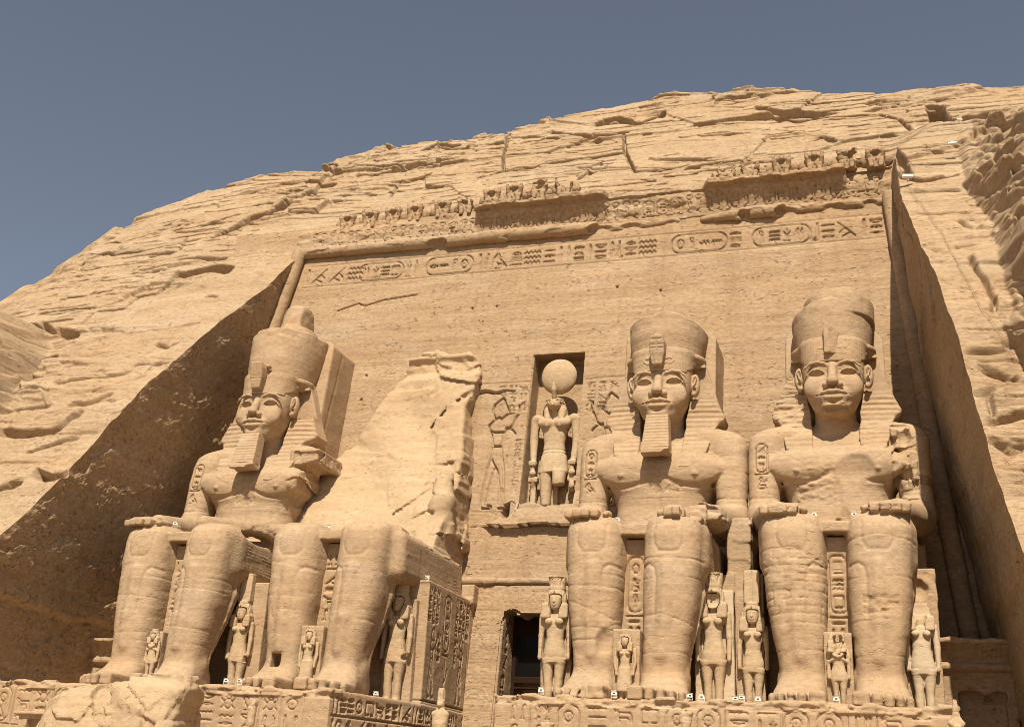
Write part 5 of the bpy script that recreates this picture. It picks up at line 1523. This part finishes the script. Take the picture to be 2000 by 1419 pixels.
# ---------------------------------------------------------------- the hawk-headed god in his niche
def build_god():
    t = thing('hawk_headed_god', (-13.98, 5.35, 10.05), 'hawk-headed god with a large sun disc standing in the tall niche over the doorway', 'statue')
    H = 5.95                                        # to the crown of the head
    v = Vol((-1.6, -.9, -.1), (1.6, 1.7, 6.3), .042)
    u = lambda *a: tuple(q * H for q in a)
    v.loft([tuple(q * H for q in r) for r in [(.46, 0, .02, .105, .06), (.56, 0, .02, .088, .055), (.66, 0, .025, .105, .065), (.74, 0, .03, .140, .07), (.80, 0, .035, .145, .06), (.835, 0, .04, .08, .045)]], n=2.5)
    for s in (-1, 1):
        v.ell(u(.075 * s, -.035, .735), u(.07, .04, .045), .02 * H)
        v.ell(u(.165 * s, .03, .79), u(.048, .05, .045), .02 * H)
        v.cone(u(.180 * s, .03, .78), u(.190 * s, .03, .58), .043 * H, .035 * H, .012 * H)
        v.cone(u(.190 * s, .03, .58), u(.178 * s, -.0, .42), .035 * H, .027 * H, .01 * H)
        v.ell(u(.175 * s, -.012, .385), u(.034, .04, .036), .008 * H)
        for j in range(4):
            v.cone(u((.150 + .016 * j) * s, -.05, .395), u((.150 + .016 * j) * s, -.045, .365), .009 * H, .009 * H, .002 * H)
    v.loft([tuple(q * H for q in r) for r in [(.30, 0, .01, .128, .075), (.40, 0, .015, .118, .072), (.50, 0, .02, .100, .06)]], n=2.6, k=.01)
    v.carve([[u(.0, .30)[:2], u(0, .48)[:2]]], .05, .02, -1, .3)
    v.carve([[(-.62, 2.95), (.62, 2.95)], [(-.62, 2.78), (.62, 2.78)]], .05, .03, -1, .3)
    v.loft([tuple(q * H for q in r) for r in [(.02, -.055, .01, .036, .045), (.10, -.057, .01, .044, .052), (.18, -.058, .008, .048, .055), (.32, -.06, .01, .058, .066)]], n=2.3, k=.02)
    v.loft([tuple(q * H for q in r) for r in [(.17, .062, -.035, .05, .055), (.24, .062, -.03, .055, .06), (.32, .06, -.01, .06, .066)]], n=2.3, k=.02)
    v.ell((.38, -.2, 1.0), (.45, .45, .16), .03, 'c')
    v.box((-.55, .25, 0), (.2, .6, 1.9), .05)
    v.cone(u(0, .03, .83), u(0, .02, .87), .06 * H, .055 * H, .01 * H)
    # hawk's face
    v.ell(u(0, .01, .905), u(.075, .075, .062), .01)
    v.ell(u(0, -.055, .895), u(.048, .05, .045), .03 * H)
    v.cone(u(0, -.09, .90), u(0, -.112, .872), .02 * H, .006 * H, .01 * H)
    for s in (-1, 1):
        v.ell(u(.048 * s, -.058, .922), u(.016, .014, .011), .004 * H)
        v.chain([u(.02 * s, -.085, .935), u(.06 * s, -.06, .942), u(.08 * s, -.03, .935)], .007 * H, .004 * H)
    v.rough(.02, .4)
    part('body', v, M_SMALL, t)
    wv = Vol((-.9, -.7, 4.0), (.9, .8, 5.85), .035)
    wv.loft([(4.7, 0, .2, .68, .34), (5.1, 0, .14, .60, .40), (5.45, 0, .1, .50, .42), (5.72, 0, .08, .38, .36)], n=2.3)
    for s in (-1, 1):
        wv.cone((.40 * s, -.02, 5.1), (.34 * s, -.28, 4.25), .20, .15, .06)
    wv.loft([(4.2, 0, -.4, .17, .45), (4.95, 0, -.4, .18, .42), (5.2, 0, -.42, .36, .36), (5.6, 0, -.42, .42, .36)], op='c')
    wv.rough(.012, .3)
    part('wig', wv, M_SMALL, t)
    dv = Vol((-1.2, -.5, 5.7), (1.2, .8, 8.15), .042)
    dv.ell((.10, .1, 6.98), (.95, .42, .97))
    dv.rough(.02, .4)
    part('sun_disc', dv, M_SMALL, t)
    cv = Vol((-.3, -.75, 5.6), (.3, .2, 6.6), .035)
    cv.chain([(0, -.3, 5.75), (0, -.45, 6.1), (0, -.5, 6.4)], [.12, .13, .09], .05)
    part('cobra', cv, M_SMALL, t)
    # the two emblems held against the thighs
    for s in (-1, 1):
        e = Vol((-1.45, -.5, -.1), (1.45, .8, 2.4), .04)
        x = 1.02 * s
        e.cone((x, -.15, 2.15), (x, -.12, 1.7), .10, .13, .02)
        e.ell((x, -.18, 1.78), (.18, .14, .16), .03)
        e.box((x - .25, -.15, 1.32), (x + .25, .3, 1.62), .05, .04)
        if s < 0:
            e.cone((x, -.05, 1.5), (x, .1, 1.0), .15, .10, .05)
            e.box((x - .14, .0, .0), (x + .14, .35, 1.3), .05, .04)
        else:
            e.ell((x, -.12, 1.15), (.16, .12, .22), .05); e.box((x - .2, 0, .9), (x + .2, .3, 1.4), .05, .05)
        e.rough(.03, .25)
        part('emblem', e, M_SMALL, t)

# ---------------------------------------------------------------- the broken colossus
def build_broken():
    t = thing('broken_colossus', (XB, 0, 0), 'colossus broken off above the lap, leaving legs, kilt and a ruined slab of rock behind', 'statue', 'colossal seated statues of the king')
    v = Vol((-4.1, -8.1, -.25), (4.1, 3.3, 8.6), .06)
    v.off = 71.
    add_legs(v, 'B')
    v.box((.35, -4.6, 4.75), (3.2, 3.0, 6.9), .45, .2)
    v.put(lambda X, Y, Z: Z - (7.12 - .04 * np.maximum(0, Y + 3.4) - .2 * np.maximum(0, X - 2.2)) + 0 * X, (-4.1, -3.4, 5), (4.1, 3.3, 8), op='i')
    v.ell((-.6, -1.4, 6.7), (2.4, 2.0, .9), .3)
    v.crack_up(.4, 1.4, 1.1, 6, (-3.6, -3.6, 6.75), (2.6, 3.2, 8.6), axes=(0, 1)); v.rough(.08, .4, (-3.6, -3.6, 6.7), (4, 3.2, 8.6))
    v.carve_x([[(-2.6, 4.9 + .11 * i), (2.6, 4.6 + .11 * i)] for i in range(22)], .05, .035, 2.6, 3.9)
    v.carve([[(-2.6, 5.4), (-.6, 5.0)], [(-2.6, 3.9), (-.5, 3.8)], [(.4, 5.1), (2.6, 4.9)], [(.4, 3.1), (2.6, 2.9)]], .04, .022, -7, -4.5)
    v.box((-1.65, -6.6, .95), (-1.2, -5.2, 1.5), .02, 0, 'c')
    v.carve(shift([[(0, 1), (0, 0), (.5, 0)], [(1.3, 1), (.8, 1), (.8, 0), (1.3, 0)], [(.8, .5), (1.2, .5)], _arc(2.0, .5, .4, .5, 50, 310, 8), [(2.0, 0), (1.95, -.25)], [(2.6, 0), (2.95, 1), (3.3, 0)], [(2.75, .4), (3.15, .4)]], -1.95, 3.0, .36, .3), .035, .04, -7, -4.5)
    v.crack_up(.014, .9, .45, 22, warp=.5)
    v.rough(.014, .30); v.rough(.03, 1.4, o=2)
    v.rough(.06, .4, (-2.7, -8.2, -.1), (2.7, -6.9, .8))
    part('body', v, M_STATUE, t)
    th = Vol((-3.7, -4.9, -.35), (3.9, 4.8, 6.6), .045)
    th.box((-3.35, -2.4, -.3), (3.62, 4.4, 5.1), .05)
    th.box((2.6, 2.9, 4.9), (3.75, 4.5, 6.0), .08, .25)
    th.put(lambda X, Y, Z: Z - (5.28 - .03 * (Y + 2)) - .7 * (Y > 2.7), (-3.7, -2.8, 4.6), (3.9, 4.8, 6.6), op='i')
    th.box((-.62, -4.45, -.3), (.62, -1.2, 6.3), .05)
    r = random.Random(12)
    th.carve(column_text(-.36, 2.7, 5.9, .66, r), .055, .12, -4.9, -3.9)
    # side of the throne: columns of text above two figures tying the plants
    tx = []
    for y in (-2.25, -1.8, -1.35, 1.1, 1.55, 2.0, 2.45):
        tx += column_text(y, 3.3, 4.85, .38, r)
    tx += cartouche(-.3, 2.2, .72, 2.6, ['sun', 'snake', 'scarab', 'reeds'])
    for y, fl in ((-2.0, False), (2.6, True)):
        tx += [[(a + (y + (2.0 if not fl else -2.6)), b) for a, b in q] for q in king_relief(y, .3, 2.9, fl)]
    tx += shift(glyph('plant', 0, 0, 1, 1), -.3, .2, .9, 1.9) + column_text(-.9, 1.9, 3.0, .32, r) + column_text(1.1, 1.9, 3.0, .32, r)
    tx += [[(-2.4, .1), (3.6, .1)], [(-2.4, 4.95), (-2.4, .1)], [(2.9, 4.9), (2.9, .1)]]
    th.carve_x(tx, .042, .11, 3.2, 4.0)
    th.rough(.02, .5)
    part('throne', th, M_STATUE, t)
    # the mass of rock still clinging to the wall
    rv = Vol((-5.8, -2.4, 5.2), (3.7, 7.6, 19.6), .085)
    rv.off = 17.
    out = [(2.9, 5.6), (2.75, 8.6), (2.6, 10.4), (2.3, 12.6), (2.05, 15.2), (2.35, 16.4), (2.25, 17.8), (1.7, 18.6), (.7, 18.35), (-.3, 18.75), (-1.6, 18.5), (-1.9, 17.5), (-2.3, 16.4), (-3.0, 14.8), (-3.8, 13.4), (-4.6, 12.0), (-5.3, 10.8), (-5.3, 6.4), (-3.3, 5.6)]
    fr = lambda X, Z: np.interp(Z, [5, 7, 8.5, 10.5, 12.5, 15, 16.6, 17.2, 17.55, 18.15, 18.4, 18.8], [-.9, -.1, 1.0, 2.35, 3.4, 4.35, 4.7, 4.85, 5.3, 5.45, 5.2, 5.3]) + .10 * np.maximum(0, -X - 1) * np.clip((15.5 - Z) / 4, 0, 1) + .15 * np.sin(X * 1.3 + Z)
    rv.prism(out, fr, lambda X, Z: wall_y(Z) + .5, rad=.05)
    rv.crack_up(.34, 3.6, 3.0, 3, warp=.12); rv.crack_up(.10, 1.5, 1.1, 8, warp=.15); rv.crack_up(.035, .6, .4, 9, warp=.2)
    rv.chain([(2.2, 1.7, 8.0), (2.3, 1.6, 9.4), (2.15, 2.2, 11.0)], [.7, .55, .35], .2)
    rv.crack_up(.18, .8, .7, 13, (1.1, -2, 7.2), (3.7, 4, 12.5), warp=.15)
    rv.crack_up(.26, 1.3, .7, 17, (-3, 3, 17.2), (3.7, 8, 20), warp=.2)
    rv.rough(.045, .35)
    # the long open joint
    p = [(.4, 14.1), (.9, 14.8), (1.4, 15.4), (2.35, 16.2), (3.6, 16.4)]
    for a, b in zip(p[:-1], p[1:]):
        rv.cone((a[0], 4.05 + .18 * (a[1] - 13), a[1]), (b[0], 4.05 + .18 * (b[1] - 13), b[1]), .13, .17, .03, 'c')
    part('ruined_back', rv, M_ROCK2, t)

M_PALE = sandstone('bleached sandstone', (.54, .435, .31), (.46, .36, .245), strata=.3, bump=.02, grain=.4, patch=.5, pits=.4)
M_ROCK2 = sandstone('broken sandstone', (.475, .358, .232), (.370, .265, .160), strata=.6, bump=.04, grain=.5, patch=.8, rough_bump=.3)

# ---------------------------------------------------------------- fallen block, side chapels
def build_blocks():
    v = Vol((-30, -13.2, -3.6), (-20.8, -8.3, .6), .07)
    v.off = 5.
    v.ell((-26.4, -10.9, -2.15), (2.3, 1.8, 1.65), .2)
    v.ell((-24.6, -10.8, -1.7), (1.9, 1.7, 1.45), .5)
    v.loft([(-3.4, -25.0, -10.9, 2.6, 1.7), (-1.5, -24.7, -10.8, 2.2, 1.6), (-.45, -24.3, -10.7, 1.7, 1.3), (-.15, -24.2, -10.7, 1.2, .9)], n=4, k=.4)
    v.put(lambda X, Y, Z: (X + 22.75 + .22 * (Y + 10.8) - .12 * (Z + 1)) * .95, (-30, -13.2, -3.6), (-20.8, -8.3, .6), op='i')
    v.crack_up(.40, 2.6, 2.0, 4, axes=(0, 1), warp=.3); v.crack_up(.16, 1.6, 1.2, 9); v.crack_up(.05, .6, .4, 12); v.rough(.035, .25)
    v.carve([[(-25.6, -.1), (-25.8, -1.0), (-25.3, -1.8)], [(-24.9, -.1), (-23.4, -1.2), (-23.3, -2.4)]], .08, .12, -13, -10.5)
    o = part('fallen_block', v, M_ROCK2)
    tag(o, 'large rounded fallen block of the broken colossus lying in front of the left pedestal', 'fallen block')
    for sx, x0, x1, zt, lab in ((-1, -36.2, -30.9, 2.55, 'low side chapel front with a carved cornice behind the left king\'s feet'), (1, 3.45, 6.1, 3.0, 'low side chapel front with ragged cornice in the shadow of the right wall')):
        v = Vol((x0 - .3, -2.4, -3.2), (x1 + .3, 3.9, zt + .5), .055)
        v.off = 9. + sx
        v.box((x0, -1.0, -3.1), (x1, 3.6, zt - 1.05), .04)
        xm = (x0 + x1) / 2
        v.cone((x0, -1.05, zt - 1.0), (x1, -1.05, zt - 1.0), .16, .16)
        v.put(lambda X, Y, Z: np.maximum(np.maximum(-1.0 - .55 * np.clip((Z - zt + .9) / .75, 0, 1) ** 2 - Y, Y - 3.6), np.maximum(np.abs(X - xm) - (x1 - x0) / 2, np.maximum(zt - .95 - Z, Z - zt))), (x0, -1.7, zt - 1), (x1, 3.6, zt))
        if sx < 0:
            st = []
            x = x0 + .2
            r = random.Random(5)
            while x < x1 - .3:
                st += glyph(r.choice(['uraeus', 'scarab', 'sun', 'feather']), x, zt - .72, .42, .6); x += .5
            v.carve(st, .05, .08, -2, -.8)
            v.box((-33.1, -1.4, -3), (-31.6, .2, .75), .02, 0, 'c')
            v.carve([[(-35.8, 1.3), (-31, 1.3)]], .05, .05, -1.4, -.6)
        else:
            v.carve([[(x0 + .3 + .16 * i, zt - .7), (x0 + .3 + .16 * i, zt - .2)] for i in range(14)], .05, .05, -2, -.8)
            v.rough(.14, .5, (x0, -2, zt - .3), (x1, 4, zt + .4))
            v.box((4.05, -1.4, -3), (5.7, -.55, 1.1), .02, 0, 'c')
            v.rough(.12, .5, (3.9, -1.5, .8), (5.9, 0, 1.6))
        v.rough(.03, .5)
        o = part('side_chapel', v, M_WALL)
        tag(o, lab, 'side chapel', 'low chapels at the ends of the terrace')
# ---------------------------------------------------------------- small things
M_WHITE = plain('weathered white enamel', (.80, .78, .72), .45, var=.08, scale=20.)
M_LENS = plain('dark lamp glass', (.03, .03, .03), .15, var=.1)
M_CABLE = plain('grey cable sheath', (.25, .18, .12), .6)
def box_mesh(lo, hi, bev=.01):
    import bmesh
    bm = bmesh.new()
    bmesh.ops.create_cube(bm, size=1)
    for vv in bm.verts:
        for i in range(3):
            vv.co[i] = lo[i] + (vv.co[i] + .5) * (hi[i] - lo[i])
    bmesh.ops.bevel(bm, geom=bm.edges[:], offset=bev, segments=2, affect='EDGES')
    return bm
def bm_obj(name, bm, mat, parent):
    me = bpy.data.meshes.new(name)
    bm.to_mesh(me); bm.free()
    me.materials.append(mat)
    return obj(name, me, parent)
def copy_thing(root, loc, rot, label):
    r = root.copy(); COL.objects.link(r)
    r.location = loc; r.rotation_euler = rot; r['label'] = label
    for ch in list(root.children):
        c = ch.copy(); COL.objects.link(c); c.parent = r
        for g in list(ch.children):
            d = g.copy(); COL.objects.link(d); d.parent = c
    return r
def make_floodlight():
    t = thing('floodlight', (0, 0, 0), '', 'floodlight', 'small white floodlights set on the statues')
    b = box_mesh((-.15, -.10, .10), (.15, .13, .34), .03)
    hs = bm_obj('housing', b, M_WHITE, t)
    bm_obj('lens', box_mesh((-.07, -.11, .18), (.07, -.095, .25), .006), M_LENS, hs)
    bm_obj('visor', box_mesh((-.16, -.125, .335), (.16, .1, .355), .008), M_WHITE, hs)
    b = box_mesh((-.17, -.03, .0), (-.15, .03, .24), .005)
    for args in (((.15, -.03, 0), (.17, .03, .24)), ((-.17, -.05, -.02), (.17, .05, .01))):
        b2 = box_mesh(*args, .005)
        me = bpy.data.meshes.new('tmp'); b2.to_mesh(me); b2.free(); b.from_mesh(me); bpy.data.meshes.remove(me)
    bm_obj('bracket', b, M_WHITE, t)
    return t
LIGHTS = [  # x, y, z, turn, label
    (-22.95, -8.0, .06, .2, 'left one of the paired floodlights at the rim above the fallen block'),
    (-22.35, -8.0, .06, -.2, 'right one of the paired floodlights at the rim above the fallen block'),
    (-18.6, -6.2, .0, .4, 'white floodlight at the pedestal corner by the right foot of the broken colossus'),
    (-18.1, -4.6, .0, .1, 'white floodlight at the feet of the tall queen beside the inscribed throne side'),
    (-10.2, -8.0, .02, .2, 'white floodlight on the pedestal in front of the dark doorway'),
    (-7.6, -7.75, .0, .0, 'white floodlight between the feet of the flat-crowned bearded king'),
    (-4.98, -7.6, .0, .5, 'tilted white floodlight left of the feet of the faceless queen'),
    (-4.62, -7.2, .0, .0, 'white floodlight directly before the feet of the faceless queen'),
    (-3.5, -7.0, .0, .3, 'leftmost of three white floodlights beside the narrow shadowed queen'),
    (-3.2, -7.5, .0, -.2, 'middle of three white floodlights beside the narrow shadowed queen'),
    (-2.72, -7.0, .0, .1, 'lowest small white floodlight beside the chipped toes of the beardless king'),
    (-.08, -7.9, .0, .0, 'white floodlight between the feet of the beardless king'),
    (-28.35, -5.1, 7.0, .3, 'white floodlight on the fingers of the left king'),
    (-21.85, -3.9, 7.0, .2, 'left one of two white floodlights on the left knee of the broken colossus'),
    (-21.4, -3.9, 7.0, -.3, 'right one of two white floodlights on the left knee of the broken colossus'),
    (-19.4, -3.9, 7.0, .3, 'smaller white floodlight on the right knee of the broken colossus'),
    (-18.9, -3.6, 7.0, -.2, 'white floodlight at the outer edge of the broken colossus\'s right knee'),
    (-17.35, -2.0, 5.15, -.5, 'tilted white floodlight on top of the inscribed throne side'),
    (-8.3, -4.7, 6.9, 0, 'white floodlight beside the whole hand of the flat-crowned bearded king'),
    (-6.65, -4.6, 7.0, .1, 'white floodlight beside the broken hand of the flat-crowned bearded king'),
    (-.74, -4.7, 6.95, .1, 'white floodlight left of the lap of the beardless king'),
    (.72, -4.7, 6.95, -.1, 'white floodlight right of the lap of the beardless king')]
def build_lights():
    t = make_floodlight()
    for i, (x, y, z, rz, lab) in enumerate(LIGHTS):
        if i == 0:
            t.location = (x, y, z); t.rotation_euler = (0, 0, rz); t['label'] = lab; t.scale = (.62, .62, .62)
        else:
            copy_thing(t, (x, y, z), (0, 0, rz), lab).scale = (.62, .62, .62)
    # cameras on the cliff
    c = thing('security_camera', (0, 0, 0), '', 'security camera', 'white camera housings on the cliff')
    import bmesh
    bm = box_mesh((-.55, -.16, .22), (.45, .16, .52), .05)
    hs = bm_obj('housing', bm, M_WHITE, c)
    bm_obj('sun_hood', box_mesh((-.68, -.2, .52), (.5, .18, .55), .015), M_WHITE, hs)
    bm_obj('lens', box_mesh((-.57, -.1, .28), (-.54, .1, .46), .01), M_LENS, hs)
    bm_obj('post', box_mesh((-.04, .0, .0), (.04, .5, .24), .01), M_WHITE, c)
    spots = [((3.75, 1.25, 24.2), .15, 'white camera housing on a post at the top corner of the right recess wall'),
             ((6.0, 3.6, 27.1), -.1, 'white camera housing against the dark rock right of the last baboon'),
             ((6.65, 6.4, 30.1), .4, 'uppermost small camera housing on the rock near the crest')]
    for i, (p, rz, lab) in enumerate(spots):
        if i == 0:
            c.location = p; c.rotation_euler = (0, 0, rz); c['label'] = lab; c.scale = (.5, .5, .5)
        else:
            q = copy_thing(c, p, (0, 0, rz), lab)
            q.scale = (.42, .42, .42) if i == 1 else (.3, .3, .3)
    # cable down the dressed rock
    pts = [(3.73, 23.58), (4.17, 22.07), (4.77, 19.41), (5.2, 16.24), (5.68, 14.1), (6.21, 12.72), (6.53, 11.82)]
    P = []
    for a, b in zip(pts[:-1], pts[1:]):
        for q in np.linspace(0, 1, 14, endpoint=False):
            P.append((a[0] + (b[0] - a[0]) * q, a[1] + (b[1] - a[1]) * q))
    X = np.array([p[0] for p in P]); Z = np.array([p[1] for p in P])
    Q = cliff_pos(X, Z, False) + np.array([0, -.10, .06])
    cu = bpy.data.curves.new('power_cable', 'CURVE')
    cu.dimensions = '3D'; cu.bevel_depth = .009; cu.bevel_resolution = 1
    sp = cu.splines.new('POLY'); sp.points.add(len(Q) - 1)
    for i, q in enumerate(Q):
        sp.points[i].co = (*q, 1)
    cu.materials.append(M_CABLE)
    co = bpy.data.objects.new('power_cable', cu); COL.objects.link(co)
    me = bpy.data.meshes.new_from_object(co); bpy.data.objects.remove(co)
    o = obj('power_cable', me)
    tag(o, 'thin cable running down the sunlit rock face right of the recess', 'cable')

def build_balustrade():
    g = 'small statues along the terrace edge'
    def falcon(name, loc, H, label, seed, kind):
        t = thing(name, loc, label, 'statuette', g)
        v = Vol((-.45 * H, -.4 * H, -.7 * H), (.45 * H, .4 * H, 1.05 * H), .03)
        v.off = seed
        if kind == 'bird':
            v.loft([(-.65 * H, 0, 0, .20 * H, .2 * H), (0, 0, 0, .26 * H, .22 * H), (.30 * H, 0, 0, .24 * H, .2 * H), (.5 * H, 0, 0, .13 * H, .12 * H), (.62 * H, 0, 0, .13 * H, .12 * H)], n=2.3)
            v.ell((0, -.06 * H, .62 * H), (.13 * H, .15 * H, .12 * H), .03)
            v.cone((0, -.18 * H, .62 * H), (0, -.24 * H, .55 * H), .05 * H, .02 * H, .02)
            for s in (-1, 1): v.cone((.2 * s * H, 0, .3 * H), (.12 * s * H, .1 * H, -.4 * H), .12 * H, .07 * H, .05)
        elif kind == 'mummy':
            v.loft([(-.65 * H, 0, 0, .18 * H, .16 * H), (0, 0, 0, .24 * H, .18 * H), (.25 * H, 0, 0, .27 * H, .18 * H), (.45 * H, 0, 0, .14 * H, .12 * H), (.55 * H, 0, 0, .13 * H, .13 * H), (.66 * H, 0, 0, .11 * H, .11 * H)], n=2.3)
            for s in (-1, 1): v.cone((.22 * s * H, -.05 * H, .2 * H), (-.08 * s * H, -.2 * H, .08 * H), .08 * H, .06 * H, .03)
        else:
            v.loft([(-.65 * H, 0, 0, .2 * H, .18 * H), (.5 * H, 0, 0, .22 * H, .2 * H), (.7 * H, .03, 0, .24 * H, .2 * H)], n=2.4)
            v.rough(.12, .3, (-1, -1, .3 * H))
        v.rough(.025, .2)
        part('body', v, M_SMALL, t)
        if kind in ('bird', 'mummy'):
            cv = Vol((-.25 * H, -.3 * H, .55 * H), (.25 * H, .3 * H, 1.25 * H), .03)
            if kind == 'bird':
                cv.loft([(.66 * H, 0, 0, .15 * H, .14 * H), (.74 * H, 0, 0, .12 * H, .12 * H), (1.0 * H, 0, 0, .13 * H, .13 * H), (1.16 * H, 0, 0, .10 * H, .1 * H)], n=2.5)
                cv.carve([[(-.02, .7 * H), (-.02, 1.2 * H)], [(.1, .8 * H), (.12, 1.2 * H)]], .03, .04, -1, 0)
            else:
                cv.loft([(.60 * H, 0, 0, .13 * H, .13 * H), (.75 * H, 0, 0, .13 * H, .13 * H), (.92 * H, 0, 0, .08 * H, .08 * H), (1.0 * H, 0, 0, .075 * H, .075 * H), (1.06 * H, 0, 0, .05 * H, .05 * H)], n=2.2)
            cv.rough(.02, .2)
            part('crown', cv, M_SMALL, t)
    falcon('falcon_statue', (-13.0, -10.5, -1.25), 1.0, 'small falcon with a tall cracked crown standing before the wall left of the doorway', 3, 'bird')
    falcon('osiris_statue', (3.54, -9.0, -.78), .85, 'small mummiform figure with a pointed crown at the right end of the terrace edge', 4, 'mummy')
    falcon('worn_statuette', (-20.75, -9.6, -1.05), .75, 'headless worn statuette like a stump before the inscribed left pedestal', 5, 'stump')
    falcon('worn_statuette', (-4.78, -9.6, -1.1), .75, 'headless worn statuette before the right pedestal, near its middle', 6, 'stump')
    falcon('worn_statuette', (-9.35, -10.0, -1.75), .95, 'lumpy worn statuette just rising into view before the right pedestal left end', 7, 'stump')
    # stone hut roof low at the left, ground far below
    v = Vol((-29.9, -11.6, -3.4), (-26.8, -9.2, -1.2), .05)
    v.box((-29.6, -11.3, -3.3), (-28.0, -9.6, -1.5), .03); v.box((-29.75, -11.45, -1.52), (-27.8, -9.5, -1.4), .02)
    v.box((-29.2, -11.6, -3.3), (-28.3, -11.0, -1.65), .02, 0, 'c')
    v.rough(.01, .3)
    o = part('stone_kiosk', v, M_STATUE)
    tag(o, 'small flat-topped stone box with a dark opening beside the fallen block', 'stone kiosk')
    xs = np.linspace(-160, 160, 90); ys = np.linspace(-220, 12, 80)
    X, Y = np.meshgrid(xs, ys, indexing='ij')
    Z = -4.95 + .12 * fbm(X / 6, Y / 6, X * 0, 3)
    o = part('ground', [(np.stack([X, Y, Z], -1).reshape(-1, 3), grid_faces(90, 80))], M_SAND)
    tag(o, kind='structure')
    v = Vol((-36, -12.2, -5.2), (4.6, -8.0, -2.2), .16)
    v.box((-36, -12, -5.15), (4.4, -8.1, -2.45), .05)
    o = part('terrace', v, M_STATUE); tag(o, kind='structure')
M_SAND = sandstone('desert sand', (.36, .265, .165), (.30, .215, .13), strata=.1, bump=.03, grain=.4, patch=.6)
build_cliff()
build_facade()
build_baboons()
build_colossi()
build_broken()
build_god()
build_pedestals()
build_standing()
build_blocks()
build_lights()
build_balustrade()
